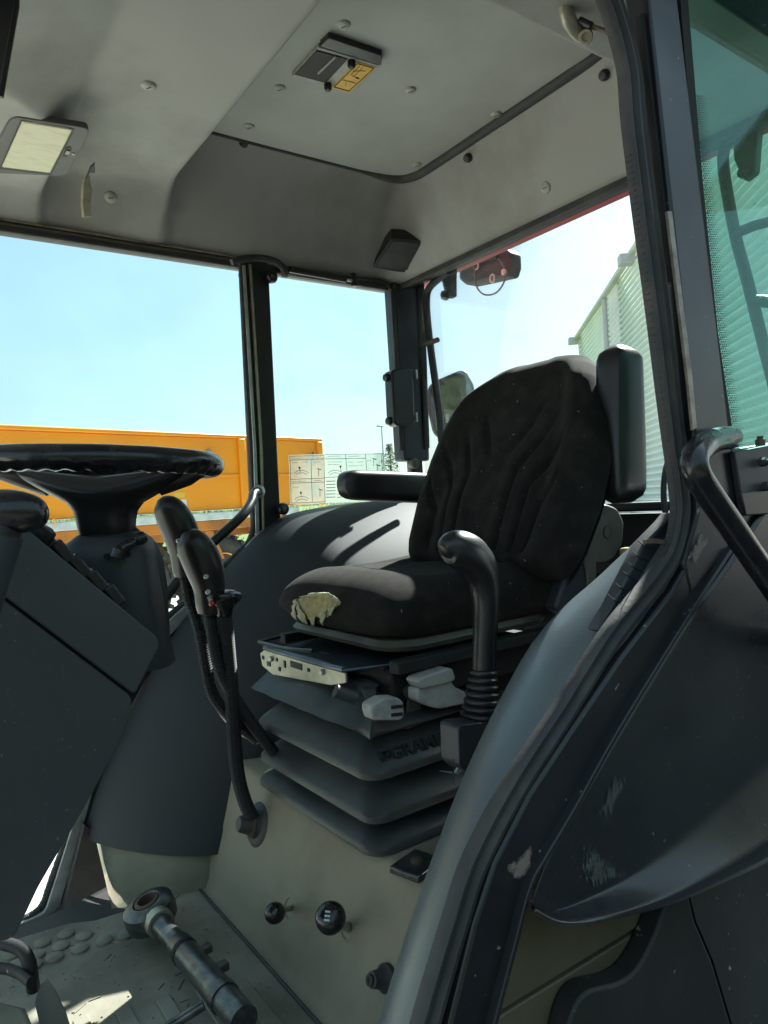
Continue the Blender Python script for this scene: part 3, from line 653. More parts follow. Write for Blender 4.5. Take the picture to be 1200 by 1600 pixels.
# sill frame down the arch
dfr = obj('door_frame', MB().prism([at(u, v, y=-.028) for u, v in [(1097, 810), (1084, 866), (1052, 922), (975, 1022), (895, 1140), (828, 1242), (774, 1348), (742, 1445), (704, 1600), (688, 1690),
    (742, 1690), (761, 1604), (796, 1470), (821, 1378), (848, 1330), (892, 1256), (957, 1142), (1059, 976), (1132, 864), (1150, 830)]], (0, .04, 0)), m_steel, cab, bevel=.004)
obj('frame_lip', MB().sweep(cr([at(u, v, y=-.032) for u, v in [(1138, 858), (1063, 974), (961, 1140), (896, 1256), (851, 1332), (825, 1380), (800, 1472), (765, 1606), (746, 1690)]], 8), [(-.006, -.004), (.007, -.003), (.007, .003), (-.006, .004)], (0, -1, 0)), m_steel, cab, smooth=30, bevel=.0015)
# rear fender panel with a rolled lower lip
top = cr([V((1240, 720, 0)), V((1146, 866, 0)), V((1068, 980, 0)), V((968, 1146, 0)), V((902, 1262, 0)), V((858, 1340, 0)), V((838, 1392, 0)), V((832, 1412, 0))], 8)
bot = cr([V((1420, 1180, 0)), V((1330, 1255, 0)), V((1230, 1330, 0)), V((1130, 1380, 0)), V((1040, 1416, 0)), V((950, 1437, 0)), V((880, 1440, 0)), V((836, 1420, 0))], 8)
rows = []
for i in range(len(top)):
    row = []
    a = V((top[i].x, top[i].y, 0)); b_ = V((bot[i].x, bot[i].y, 0)); f = i/(len(top)-1); bulge = math.sin(math.pi*(1-f)*.5)
    for k in range(41):
        s = k/40
        ss = s
        yy = -.036-.012*bulge*s-.034*max(0, (s-.66)/.34)**1.1+.012*sst(.93, 1.0, s)*bulge
        row.append(at(lerp(a.x, b_.x, ss), lerp(a.y, b_.y, ss), y=yy))
    rows.append(row)
fm = MB().grid(rows); FM = fm.bvh()
fend = obj('rear_fender', fm, m_fender, cab, smooth=70, open_=True, solid=-.004)
def scuff(quad, m, parent, b=None, y=None, off=.0018, n=14):
    mb = MB()
    if b: patch(mb, b, quad, n, n, off)
    else:
        mb.grid([[at(lerp(lerp(quad[0][0], quad[1][0], j/n), lerp(quad[3][0], quad[2][0], j/n), i/n), lerp(lerp(quad[0][1], quad[1][1], j/n), lerp(quad[3][1], quad[2][1], j/n), i/n), y=y) for j in range(n+1)] for i in range(n+1)])
    o = obj('scuff_mark', mb, m, parent, open_=True)
    at_ = o.data.attributes.new('edge', 'FLOAT', 'POINT')
    for i in range(n+1):
        for j in range(n+1): at_.data[i*(n+1)+j].value = min(1, 1.1*min(i, n-i, j, n-j)/(n/2)+.15*mnoise.noise(V((i*.8, j*.8, 2))))
    return o
strip('fender_gap', [(1170, 830), (1200, 830), (1100, 985), (990, 1160), (900, 1310), (858, 1400), (836, 1400), (870, 1290)], m_matte, -.02, .01, cab, 0)
# olive lower body panels with a seam, black mud flap
ol = obj('lower_body_panel', MB().prism([at(u, v, y=.0) for u, v in [(745, 1602), (800, 1380), (1100, 1380), (1037, 1424), (770, 1588)]], (0, .03, 0)), m_olive, cab, bevel=.002)
obj('lower_body_panel', MB().prism([at(u, v, y=.0) for u, v in [(740, 1608), (771, 1595), (1040, 1429), (1110, 1400), (1000, 1720), (720, 1720)]], (0, .03, 0)), m_olive, cab, bevel=.002)
obj('panel_backing', MB().prism([at(u, v, y=.034) for u, v in [(735, 1720), (800, 1370), (1150, 1370), (1100, 1720)]], (0, .01, 0)), m_matte, cab, smooth=0)
fl = cr([V((u, v, 0)) for u, v in [(1060, 1380), (1041, 1418), (1022, 1468), (996, 1515), (967, 1536), (917, 1551), (893, 1592), (880, 1660), (876, 1720)]], 6)
obj('mud_flap', MB().prism([at(p.x, p.y, y=-.03) for p in fl]+[at(1160, 1720, y=-.03), at(1142, 1600, y=-.03), at(1112, 1500, y=-.03), at(1086, 1440, y=-.03), at(1070, 1370, y=-.03)], (0, .03, 0)), m_mud, cab, bevel=.004)
obj('mud_flap_wing', MB().prism([at(u, v, y=yy) for u, v, yy in [(1068, 1360, -.028), (1088, 1440, -.028), (1114, 1500, -.028), (1144, 1600, -.028), (1162, 1720, -.028), (1420, 1720, .12), (1420, 1250, .12)]], (0, .03, 0)), m_mud, cab, smooth=0)
# torn edge trim behind the seal with a rusty clip
for k, (u, v) in enumerate(((1008, 850), (1000, 868), (992, 884), (984, 898), (972, 916), (960, 934))):
    a = at(u-11, v-5, y=.012); b_ = at(u+11, v+8, y=.008); obj('trim_notch', MB().tube([a, (a+b_)/2+V((0, 0, -.002)), b_], .0008, 5), m_ink, cab)
obj('arch_edge_trim', MB().prism([at(u, v, y=.010) for u, v in [(1052, 800), (1040, 815), (1006, 850), (985, 892), (955, 950), (935, 985), (948, 990), (985, 945), (1032, 895), (1050, 850)]], (0, .02, 0)), m_dark, cab, bevel=.003)
obj('rusty_clip', MB().sweep([at(1008, 846, y=.0), at(1020, 845, y=-.004), at(1036, 847, y=-.008)], [(-.004, -.003), (.004, -.003), (.004, .003), (-.004, .003)], (0, -1, 0)), m_rust, cab, smooth=0)

# ================================================================== THINGS IN THE CAB
# ---- sun visor at far left top
sv = empty('sun_visor', at(5, 60, z=.80), 'dark blue edge of a sun visor hanging at the top left corner', 'sun visor')
obj('visor_sheet', MB().prism([at(u, v, t=1.02) for u, v in [(-60, -40), (28, -40), (27, 10), (2, 150), (-60, 160)]], (.003, .003, 0)), m_steel, sv, bevel=.001)
obj('visor_rim', MB().tube([at(27, -40, t=1.018), at(26, 10, t=1.018), at(1, 152, t=1.018)], .004, 8), m_black, sv)
# ---- courtesy lamp in the front overlay panel
lp0, ln0 = lh(65, 235)
lamp = empty('ceiling_lamp', lp0, 'rectangular ceiling lamp with yellowed lens in a dark frame above the steering wheel', 'lamp')
def lplane(u, v, o): return onplane(u, v, lp0+ln0*o, ln0)
fpx = [(q.x, q.y) for q in rc([(-30, 270), (18, 182), (143, 201), (104, 276)], 14)]
obj('lamp_frame', MB().prism([lplane(u, v, .004) for u, v in fpx], -ln0*.012), m_lampfr, lamp, bevel=.002)
obj('lamp_lens', MB().prism([lplane(u, v, .0075) for u, v in [(35, 191), (114, 203), (79, 271), (3, 262)]], -ln0*.01), m_lens, lamp, bevel=.003)
obj('lens_groove', MB().prism([lplane(u, v, .0046) for u, v in [(32, 188), (117, 202), (80, 274), (-1, 264)]], -ln0*.005), m_ink, lamp, smooth=0)
sw = obj('lamp_switch', MB().prism([lplane(u, v, .0055) for u, v in [(103, 231), (110, 230), (112, 234), (104, 246), (98, 245)]], -ln0*.004), m_ink, lamp, smooth=0)
obj('switch_slider', MB().prism([lplane(u, v, .008) for u, v in [(104, 236), (110, 237), (107, 242), (102, 241)]], -ln0*.004), m_grey, sw, smooth=0)
obj('lamp_screw', MB().lathe(lplane(114.5, 241, .0055), ln0, [(.0035, -.003), (.0032, .0005), (.001, .001)], 12), m_zinc, lamp)
# ---- roof hatch catch
hc = empty('hatch_catch', at(530, 100, z=HZ), 'black roof hatch catch with slot and yellow warning label', 'hatch catch')
def hz(u, v, d): return at(u, v, z=HZ-d)
obj('catch_housing', MB().prism([hz(u, v, .010) for u, v in [(456, 120), (498, 74), (592, 102), (546, 148)]], (0, 0, .010)), m_plug, hc, bevel=.002)
obj('catch_window', MB().prism([hz(u, v, .0125) for u, v in [(461, 117), (495, 80), (543, 93), (509, 130)]], (0, 0, .003)), m_ink, hc, smooth=0)
obj('slot_bar', MB().tube([hz(524, 89, .014), hz(497, 115, .014)], .0022, 6), m_grey, hc)
obj('catch_block', MB().prism([hz(u, v, .013) for u, v in [(500, 73), (514, 59), (597, 87), (596, 103)]], (0, 0, .013)), m_black, hc, bevel=.002)
for u, v in ((549, 95), (512, 131)): obj('catch_knob', MB().lathe(hz(u, v, .009), V((0, 0, -1)), [(.009, 0), (.009, .012), (.006, .016), (.001, .017)], 14), m_black, hc)
stk = obj('warning_label', MB().prism([hz(u, v, .0115) for u, v in [(518, 137), (558, 97), (588, 106), (546, 145)]], (0, 0, .002)), m_yel, hc, smooth=0)
def hline(p, q, r=.0009): return MB().tube([hz(*p, .0122), hz(*q, .0122)], r, 5)
bl = MB()
B4 = [(522, 136), (559, 99.5), (584, 107), (545, 142.5)]
for a, b_ in zip(B4, B4[1:]+B4[:1]): bl.v += []; bl.add(*(lambda m: (m.v, m.f))(hline(a, b_)))
for a, b_ in (((536, 125), (556, 130)), ((549, 117), (553, 120)), ((553, 120), (566, 106)), ((549, 116), (562, 103)), ((551, 111), (571, 111)), ((541, 129), (540, 134))): bl.add(*(lambda m: (m.v, m.f))(hline(a, b_, .0006)))
bl.add(*(lambda m: (m.v, m.f))(hline((556, 121), (561, 123), .0016)))
obj('label_print', bl, m_ink, stk, smooth=0)
# ---- speaker
p0, n0 = lh(627, 398)
n0 = V((-.30, -.45, -.84)).normalized()
spk = empty('ceiling_speaker', p0, 'dark square speaker with rounded corners set in the far rear ceiling corner', 'speaker')
def spl(u, v, o): return onplane(u, v, p0+n0*o, n0)
oc = cr([V((u, v, 0)) for u, v in [(584, 414), (600, 390), (610, 376), (618, 373), (662, 378), (670, 383), (664, 396), (644, 420), (634, 426), (592, 420)]], 4, closed=True)
obj('speaker_frame', MB().prism([spl(q.x, q.y, .020) for q in oc], -n0*.05), m_black, spk, bevel=.003)
ic = [V((626, 400, 0))+(q-V((626, 400, 0)))*.86 for q in oc]
obj('speaker_grille', MB().prism([spl(q.x, q.y, .0225) for q in ic], -n0*.02), m_rubber, spk, bevel=.002)
# ---- whitish bracket with rod at the top right
sb = empty('hatch_stay_bracket', at(900, 40, y=.24), 'worn pale curved bracket with socket bolt and brown rod at the door header', 'bracket')
obj('bracket_arm', MB().tube(cr([at(u, v, y=.22) for u, v in [(888, -20), (884, 10), (890, 34), (906, 52), (918, 54)]], 6), [.0165]*13+[.016]*6+[.0155]*6, 14, sq=.7), m_zinc, sb)
bo = at(915, 58, y=.205); bd = (CAM-bo).normalized()
bb = obj('socket_bolt', MB().lathe(bo-bd*.01, bd, [(.0125, 0), (.0125, .016), (.011, .018), (.007, .018), (.0065, .012), (.001, .012)], 18), m_zinc, sb)
obj('stay_rod', MB().tube([at(908, 36, y=.21), at(930, 43, y=.19), at(962, 54, y=.14)], .0042, 10), m_rod, sb)
obj('rod_collar', MB().tube([at(905, 33, y=.212), at(924, 42, y=.195)], .0075, 10), m_black, sb)

# ---- instrument console (near left)
YC = .40
con = empty('steering_console', at(60, 1300, y=.55), 'big dark grey steering console panel with seam on the left', 'console')
obj('upper_panel', MB().prism([at(q.x, q.y, y=YC) for q in rc([(-120, 770), (37, 822), (247, 997), (250, 1010), (211, 1086), (0, 926), (-120, 850)], 9)], (0, .36, 0)), m_console, con, bevel=.010, seg=3, smooth=40)
obj('lower_panel', MB().prism([at(q.x, q.y, y=YC+.004) for q in rc([(-120, 858), (0, 933), (208, 1090), (192, 1150), (132, 1262), (60, 1385), (24, 1462), (8, 1470), (-120, 1475)], 14)], (0, .35, 0)), m_console, con, bevel=.010, seg=3, smooth=40)
obj('seam_gap', MB().prism([at(u, v, y=YC+.012) for u, v in [(-120, 845), (0, 920), (208, 1078), (204, 1096), (0, 940), (-120, 868)]], (0, .32, 0)), m_matte, con, smooth=0)
for u, v in ((68, 838), (97, 862), (123, 885), (150, 907), (177, 930)):
    p = at(u, v, y=.47); e = (at(u+26, v+22, y=.47)-p).normalized(); nn = V((e.z*-1, 0, e.x)).normalized()
    if nn.z < 0: nn = -nn
    s_ = obj('rocker_switch', MB().box(p, (.034, .022, .016), Matrix((e, V((0, 1, 0)), nn)).transposed() @ Matrix.Rotation(R_(10), 3, 'Y')), m_black, con, bevel=.003)
p = at(54, 829, y=.46); obj('round_dial', MB().lathe(p-V((0, 0, .012)), V((.5, -.2, .8)), [(.018, 0), (.02, .008), (.019, .018), (.012, .022), (.001, .023)], 20), m_black, con)
# ---- shift lever with dark T knob at left edge
kl = empty('shuttle_lever', at(0, 930, y=.27), 'black knobbed shuttle lever at the left edge above the console', 'lever')
kc = at(14, 796, y=.27)
ring = []
for k in range(15):
    th = math.pi*k/14; xx = -math.cos(th)*.040; rr = .0235*math.sin(th)**.72+.0003
    c = kc+_r0*xx+V((0, 0, -.002-.10*xx)); ring.append([c+V((0, 0, 1))*(rr*math.cos(6.2832*j/20))+_f0*(rr*.95*math.sin(6.2832*j/20)) for j in range(20)])
obj('knob', MB().loft(ring), m_gloss, kl)
obj('lever_collar', MB().tube([at(10, 820, y=.27), at(5, 842, y=.27)], .0165, 16), m_black, kl)
obj('lever_shaft', MB().tube([at(6, 838, y=.27), at(-14, 910, y=.27), at(-40, 1010, y=.27)], [.019, .017, .016], 16), m_dark, kl)

# ---- steering column
cc = at(172, 905, y=.66)
col = empty('steering_column', at(190, 1000, y=.66), 'black steering wheel on a rounded column shroud with a short stalk lever', 'steering wheel')
rings = []
for u, v, a, b_ in ((172, 826, .030, .03), (172, 834, .050, .045), (172, 846, .066, .058), (173, 870, .070, .062), (176, 905, .072, .064), (182, 940, .072, .064), (196, 985, .066, .06), (215, 1040, .06, .055)):
    c = at(u, v, y=.66); rings.append([c+_r0*(a*(abs(math.cos(t))**.7)*math.copysign(1, math.cos(t)))+_f0*(b_*(abs(math.sin(t))**.7)*math.copysign(1, math.sin(t))) for t in [2*math.pi*j/32 for j in range(32)]])
obj('shroud', MB().loft(rings), m_dark, col, smooth=60)
rings = []
for u, v, a in ((205, 838, .018), (214, 850, .028), (222, 880, .034), (228, 920, .034), (230, 960, .034), (236, 1010, .03)):
    c = at(u, v, y=.70); rings.append([c+_r0*(a*math.cos(t))+_f0*(.06*math.sin(t)) for t in [2*math.pi*j/24 for j in range(24)]])
obj('side_shroud', MB().loft(rings), m_dark, col, smooth=60)
obj('neck_boot', MB().lathe(at(172, 832, y=.66), V((0, 0, 1)), [(.05, -.004), (.046, .002), (.04, .008), (.037, .016)], 24), m_matte, col)
sk_ = obj('stalk_lever', MB().tube(cr([at(u, v, y=.57) for u, v in [(184, 872), (190, 858), (204, 850), (214, 844)]], 5), [.012]*5+[.0085]*5+[.007]*6, 12), m_gloss, col)
obj('stalk_end', MB().lathe(at(210, 846, y=.57), (at(222, 840, y=.57)-at(210, 846, y=.57)), [(.006, 0), (.0095, .004), (.0105, .012), (.009, .018), (.002, .021)], 16), m_gloss, sk_)
for u, v in ((167, 869), (200, 866)): obj('shroud_screw', MB().lathe(at(u, v, y=.588), V((-.3, -1, 0)), [(.005, -.004), (.005, .001), (.002, .002)], 12), m_matte, col)

# ---- steering wheel
WC = at(150, 727, y=.66); wt = (WC-CAM).dot(FW)
e1 = (_r0-V((0, 0, .055))).normalized(); e2 = (_f0-V((0, 0, .005))).normalized(); e2 = (e2-e1*e2.dot(e1)).normalized(); en = e1.cross(e2)
if en.z < 0: en = -en
RW = .187; rr0 = .0205; rings = []; NW = 240
for i in range(NW):
    a = 2*math.pi*i/NW; c = WC+(e1*math.cos(a)+e2*math.sin(a))*RW; out = (e1*math.cos(a)+e2*math.sin(a)); rg = []
    for j in range(20):
        b_ = 2*math.pi*j/20; under = max(0, -math.sin(b_))
        r = rr0*(1+.07*under*math.sin(a*46)) - .0025*under
        rg.append(c+out*(r*1.05*math.cos(b_))+en*(r*math.sin(b_)))
    rings.append(rg)
rings.append(rings[0])
swl = obj('steering_wheel', MB().loft(rings, True, False), m_gloss, col, label='black steering wheel with moulded finger grips')
# hub fairing with two broad spokes
hub = []
hcx = WC+e1*.012-en*.012
for dz, a, b_, sh in ((-.104, .041, .038, 0), (-.100, .043, .04, 0), (-.080, .045, .042, 0), (-.064, .049, .044, 0), (-.050, .060, .048, 0), (-.036, .086, .052, 0), (-.022, .112, .052, 0), (-.010, .132, .048, 0), (.000, .142, .040, 0), (.003, .136, .034, 0), (-.004, .10, .025, 0)):
    rg = []
    for j in range(36):
        t = 2*math.pi*j/36; cx = abs(math.cos(t))**.75*(1 if math.cos(t) > 0 else -1); sx = abs(math.sin(t))**.75*(1 if math.sin(t) > 0 else -1)
        sag = .012*max(0, 1-abs(cx)*1.3) if dz > -.03 else 0
        rg.append(hcx+e1*(a*cx)+e2*(b_*sx)+V((0, 0, dz-sag)))
    hub.append(rg)
obj('hub', MB().loft(hub), m_black, swl, smooth=60)
for sgn in (-1, 1):
    obj('spoke', MB().tube([hcx+e1*(sgn*.09)+V((0, 0, -.014)), hcx+e1*(sgn*.14)+V((0, 0, -.002)), WC+e1*(sgn*RW*.98)], [.026, .021, .014], 12, sq=.6, up=(0, 0, 1)), m_black, swl)
# ---- far grab bar
gbp = cr([at(u, v, y=yy) for u, v, yy in [(404, 768, 1.335), (396, 772, 1.31), (392, 786, 1.28), (376, 808, 1.25), (330, 850, 1.24), (290, 892, 1.24), (248, 948, 1.24), (222, 1000, 1.26), (214, 1020, 1.33)]], 6)
gr = empty('grab_bar', gbp[0], 'black grab bar running down from the far door pillar', 'grab bar')
obj('bar', MB().tube(gbp, .0135, 14), m_black, gr)
obj('bar_foot', MB().lathe(gbp[0], V((0, -1, 0)), [(.02, -.01), (.02, .004), (.014, .008)], 16), m_alu, gr)

# ---- tall control levers
def conduit(name, px, y, r, parent, y2=None, m=m_conduit):
    P = cr([at(u, v, y=lerp(y, y2 if y2 is not None else y, i/(len(px)-1))) for i, (u, v) in enumerate(px)], 30)
    # resample evenly
    L_ = [0]
    for a, b_ in zip(P, P[1:]): L_.append(L_[-1]+(b_-a).length)
    n = int(L_[-1]/.0026); out = []; k = 0
    for i in range(n+1):
        s = L_[-1]*i/n
        while k < len(L_)-2 and L_[k+1] < s: k += 1
        out.append(P[k].lerp(P[k+1], (s-L_[k])/max(1e-9, L_[k+1]-L_[k])))
    return obj(name, MB().tube(out, [r*(1.0 if i % 2 else .82) for i in range(len(out))], 10), m, parent, smooth=20)
def grip(px, widths, y, parent, name='grip'):
    P = cr([at(u, v, y=y) for u, v in px], 5); W_ = cr([V((w, 0, 0)) for w in widths], 5)
    rad_ = [max(.0015, q.x/2*((p-CAM).dot(FW))/FOC) for p, q in zip(P, W_)]
    return obj(name, MB().tube(P, rad_, 20, sq=.85, up=tuple(_r0)), m_black, parent)
def cap_lever(px0, label, y, wpx, screws, cpx, y2):
    t = empty('control_lever', at(*cpx[-1], y=y2), label, 'lever', 'tall control levers beside the seat')
    gp = grip(px0, wpx, y, t)
    for u, v in screws:
        c = at(u, v, y=y-.027); obj('grip_screw', MB().lathe(c, (CAM-c).normalized(), [(.0052, -.006), (.0052, .002), (.0042, .0032), (.0018, .0034), (.0014, .0022), (.0002, .0022)], 14), m_alu, gp)
    obj('conduit', MB(), m_black) if False else conduit('conduit', cpx, y, .0132, t, y2)
    return t
cap_lever([(250, 779), (257, 787), (270, 806), (283, 834), (290, 866), (292, 892), (292, 902)], 'taller control lever with curved black grip, its two screws facing out, left of the pair', .82,
          [12, 40, 54, 56, 48, 44, 38], [(279, 845), (281, 867)], [(290, 900), (296, 935), (312, 985), (322, 1040), (333, 1085), (362, 1122), (402, 1156)], .84)
cap_lever([(287, 833), (294, 840), (306, 858), (319, 886), (327, 918), (329, 946), (328, 960)], 'shorter control lever with curved black grip and two screws, in front of the taller one', .76,
          [12, 42, 58, 60, 50, 46, 38], [(322, 901), (325, 925)], [(328, 956), (334, 1000), (346, 1052), (372, 1098), (408, 1150), (436, 1186)], .80)
bl_ = at(403, 1290, y=.74)
c3p, c3n = hit(RS, 402, 1288)
t3 = empty('control_lever', c3p, 'round knobbed lever with red button on a ribbed conduit rising from a floor boot', 'lever', 'tall control levers beside the seat')
kc = at(349, 938, y=.74)
kn = obj('knob', MB().lathe(kc+V((0, 0, -.022)), V((.05, 0, 1)), [(.016, -.008), (.017, .004), (.021, .012), (.033, .022), (.0355, .029), (.033, .036), (.023, .041), (.002, .043)], 28), m_gloss, t3)
rbp = at(331, 943, y=.722); obj('red_button', MB().lathe(rbp, (CAM-rbp).normalized(), [(.006, -.006), (.006, .002), (.004, .005), (.0005, .006)], 14), m_redb, kn)
conduit('conduit', [(351, 956), (356, 1010), (362, 1080), (366, 1150), (372, 1212), (384, 1256), (398, 1282)], .74, .0152, t3, c3p.y)
obj('boot_plate', MB().lathe(c3p-c3n*.004, c3n, [(.046, 0), (.046, .004), (.040, .009), (.030, .010), (.022, .022), (.017, .045), (.013, .05)], 30), m_rubber, t3)
obj('boot_clamp', MB().lathe(c3p+c3n*.012, c3n, [(.024, 0), (.026, .004), (.022, .010)], 20), m_rust, t3)
# pale hose crossing behind the levers
hs = empty('hose', at(410, 1150, y=.86), 'pale ribbed hose crossing behind the control levers down to the seat base', 'hose')
conduit('hose_sleeve', [(333, 1080), (345, 1110), (372, 1140), (404, 1158)], .87, .008, hs, .86, m_pale)

# ---- gear lever in front of the seat (near side)
gl_ = empty('gear_lever', at(750, 1210, y=.30), 'stout black gear lever with bent grip and ribbed boot beside the seat', 'lever')
gp_ = [(694, 862), (700, 858), (714, 858), (733, 868), (750, 890), (758, 918), (760, 950), (758, 985), (757, 1002)]
P = cr([at(u, v, y=.30) for u, v in gp_], 5); W_ = cr([V((w, 0, 0)) for w in (18, 44, 58, 62, 57, 48, 42, 38, 36)], 5)
obj('grip', MB().tube(P, [max(.001, q.x/2*1.2/FOC) for q in W_], 22, up=(0, 1, 0)), m_black, gl_)
obj('grip_button', MB().box(at(716, 872, y=.285), (.012, .01, .006)), m_matte, gl_, bevel=.002)
obj('sleeve', MB().tube([at(757, 1000, y=.30), at(756, 1047, y=.30)], [.0200, .0208], 20), m_black, gl_)
prf = []
A = at(756, 1045, y=.30); B = at(752, 1134, y=.30); ax_ = (B-A)
for k in range(8):
    r = lerp(.0245, .038, k/7)
    for dd, rr in ((0, .80), (.25, .97), (.5, 1.0), (.75, .97)): prf.append((r*rr, ax_.length*(k+dd)/8))
obj('boot', MB().lathe(A, ax_, prf, 28), m_black, gl_, smooth=70)
obj('housing', MB().prism([at(q.x, q.y, y=.27) for q in rc([(716, 1134), (792, 1124), (802, 1260), (718, 1198)], 8)], (0, .045, 0)), m_dark, gl_, bevel=.006)
obj('bracket', MB().prism([at(u, v, y=.262) for u, v in [(688, 1205), (712, 1207), (716, 1200), (722, 1204), (716, 1211)]], (0, .004, 0)), m_alu, gl_, smooth=0)
obj('switch_wire', MB().tube([at(709, 1186, y=.262), at(708, 1208, y=.262), at(709, 1226, y=.262)], .0009, 6), m_ink, gl_)

# ---- driver seat
SY = .635
seat = empty('driver_seat', (.9, SY, -.60), 'worn black fabric driver seat on rubber bellows with torn front corner', 'seat')
# bellows
def rrect(x0, x1, y0_, y1_, r, z, n=7):
    out = []
    for cx, cy_, a0 in ((x1-r, y1_-r, 0), (x0+r, y1_-r, 90), (x0+r, y0_+r, 180), (x1-r, y0_+r, 270)):
        for k in range(n+1):
            a = R_(a0+90*k/n); out.append(V((cx+r*math.cos(a), cy_+r*math.sin(a), z)))
    return out
bx0, bx1, by0, by1 = .640, 1.13, .412, .862
def fold(zr, zi, zb, o=0, ins=.055):
    rings = []
    rings.append(rrect(bx0+ins+.01, bx1-ins, by0+ins+.01, by1-ins, .03, zi+.004))
    for s in (0, .33, .66, 1):
        rings.append(rrect(bx0-o+ins*(1-s), bx1+o-ins*(1-s), by0-o+ins*(1-s), by1+o-ins*(1-s), .035+.01*s, lerp(zi, zr+.005, s)))
    rings.append(rrect(bx0-o-.004, bx1+o, by0-o-.004, by1+o, .036, zr-.002)); rings.append(rrect(bx0-o-.004, bx1+o, by0-o-.004, by1+o, .036, zr-.012)); rings.append(rrect(bx0-o+.004, bx1+o, by0-o+.004, by1+o, .036, zr-.016))
    rings.append(rrect(bx0-o+.02, bx1+o-.02, by0-o+.02, by1+o-.02, .03, zr-.020)); rings.append(rrect(bx0+ins+.006, bx1-ins, by0+ins+.006, by1-ins, .03, zb))
    return MB().loft(rings, True, False)
f2 = fold(-.458, -.402, -.482); F2 = f2.bvh()
b2 = obj('bellows_fold', f2, m_bellow, seat, smooth=40, open_=True)
obj('bellows_fold', fold(-.532, -.482, -.552), m_bellow, seat, smooth=40, open_=True)
obj('bellows_fold', fold(-.585, -.552, -.604, .004), m_bellow, seat, smooth=40, open_=True)
obj('suspension_core', MB().box((.90, SY, -.45), (.36, .33, .30)), m_matte, seat, smooth=0)
# top rubber skirt (draped, with humps)
rows = []
for i in range(49):
    t = i/48
    # runs from the far side along the front and back along the near side
    if t < .5: s = t/.5; px, py = bx0-.004, lerp(by1-.0, by0+.01, s)
    else: s = (t-.5)/.5; px, py = lerp(bx0-.004, .93, s), by0-.004
    row = []
    nx, ny = (1, 0) if t < .5 else (0, 1)
    cw = sst(.40, .60, t)
    cn = V((1-cw, cw, 0)).normalized()
    hump = .030*math.exp(-((t-.22)/.09)**2)-.012*math.exp(-((t-.50)/.07)**2)-.012*math.exp(-((t-.34)/.05)**2)
    fall = 1-sst(.52, .74, t)
    for k in range(13):
        q = k/12
        inn = .072*(1-q)**1.2; z = lerp(-.322+hump-.045*(1-fall), -.392, q**.8)
        corner = .02*math.exp(-((t-.5)/.06)**2)
        row.append(V((px+cn.x*(inn+corner), py+cn.y*(inn+corner), z-.012*(1-q)*(1-sst(.1, .3, t))+.004*mnoise.noise(V((px*20, py*20, q*2))))))
    row.append(V((px+cn.x*.02, py+cn.y*.02, -.402))); row.append(V((px+cn.x*.06, py+cn.y*.06, -.408)))
    rows.append(row)
skm = MB().grid(rows); SKB = skm.bvh()
obj('top_skirt', skm, m_bellow, seat, smooth=60, open_=True, solid=.003)
# emblem + lettering moulded on the second fold
def text_mesh(txt, size, ext):
    cu = bpy.data.curves.new('txt', 'FONT'); cu.body = txt; cu.size = size; cu.extrude = ext; cu.offset = size*.022; cu.resolution_u = 3; cu.space_character = 1.02
    to = bpy.data.objects.new('txt', cu); C.objects.link(to); dg = bpy.context.evaluated_depsgraph_get()
    me = bpy.data.meshes.new_from_object(to.evaluated_get(dg)); vs = [v.co.copy() for v in me.vertices]; fs = [tuple(p.vertices) for p in me.polygons]
    bpy.data.objects.remove(to); bpy.data.curves.remove(cu); bpy.data.meshes.remove(me); return vs, fs
pA, nA = hit(F2, 614, 1188); pB, nB = hit(F2, 690, 1176)
ex = V((1, 0, 0)); nrm = (nA+nB).normalized(); ex = (ex-nrm*ex.dot(nrm)).normalized(); ey = nrm.cross(ex)
vs, fs = text_mesh('GRAMMER', .030, .0016)
gm = MB().add([pA+ex*(v.x*1.16)+ey*v.y+nrm*(v.z+.0012) for v in vs], fs)
obj('lettering', gm, m_matte, b2, smooth=0)
em = MB(); ce, ne = hit(F2, 602, 1181); 
for sg in (-1, 1):
    for k in range(3):
        r = .0055+k*.0032; a0 = R_(-75 if sg > 0 else 255); pts = []
        for j in range(9):
            a = R_(lerp(-80, 20+8*k, j/8)); pts.append(ce+ex*(sg*r*math.cos(a))+ey*(r*math.sin(a)+.003)+nrm*.0015)
        em.tube(pts, .0017, 6)
em.lathe(ce-ey*.004+nrm*.0, nrm, [(.0125, 0), (.0128, .0012), (.0118, .0016), (.0115, 0)], 24)
obj('emblem', em, m_matte, b2, smooth=0)
# upper frame pieces
obj('frame_tray', MB().box((.93, SY, -.335), (.42, .38, .060)), m_matte, seat, bevel=.005)
tp_ = MB().prism([V((.668, .80, -.306)), V((.668, .545, -.304)), V((.66, .51, -.304)), V((.80, .45, -.302)), V((.95, .45, -.300)), V((.95, .84, -.302))], (0, 0, .006))
obj('top_plate', tp_, m_blue, seat, bevel=.002)
fr_ = MB(); fr_.prism([V((.660, .858, -.318)), V((.660, .835, -.308)), V((.660, .60, -.306)), V((.660, .505, -.304)), V((.660, .505, -.322)), V((.660, .56, -.336)), V((.660, .80, -.356)), V((.660, .850, -.345))], (.004, 0, 0))
fb_ = obj('front_bracket', fr_, m_zinc, seat, bevel=.001)
for y, z, w, h in ((.842, -.325, .008, .008), (.815, -.335, .016, .009), (.775, -.320, .007, .007), (.74, -.324, .007, .014), (.690, -.319, .046, .012), (.64, -.320, .007, .007), (.765, -.338, .008, .008)):
    obj('bracket_hole', MB().box((.6592, y, z), (.002, w, h)), m_ink, fb_, smooth=0)
for y, z in ((.80, -.322), (.585, -.315)): obj('bracket_bolt', MB().lathe(V((.659, y, z)), V((-1, 0, 0)), [(.006, 0), (.006, .004), (.003, .006)], 8), m_alu, fb_)
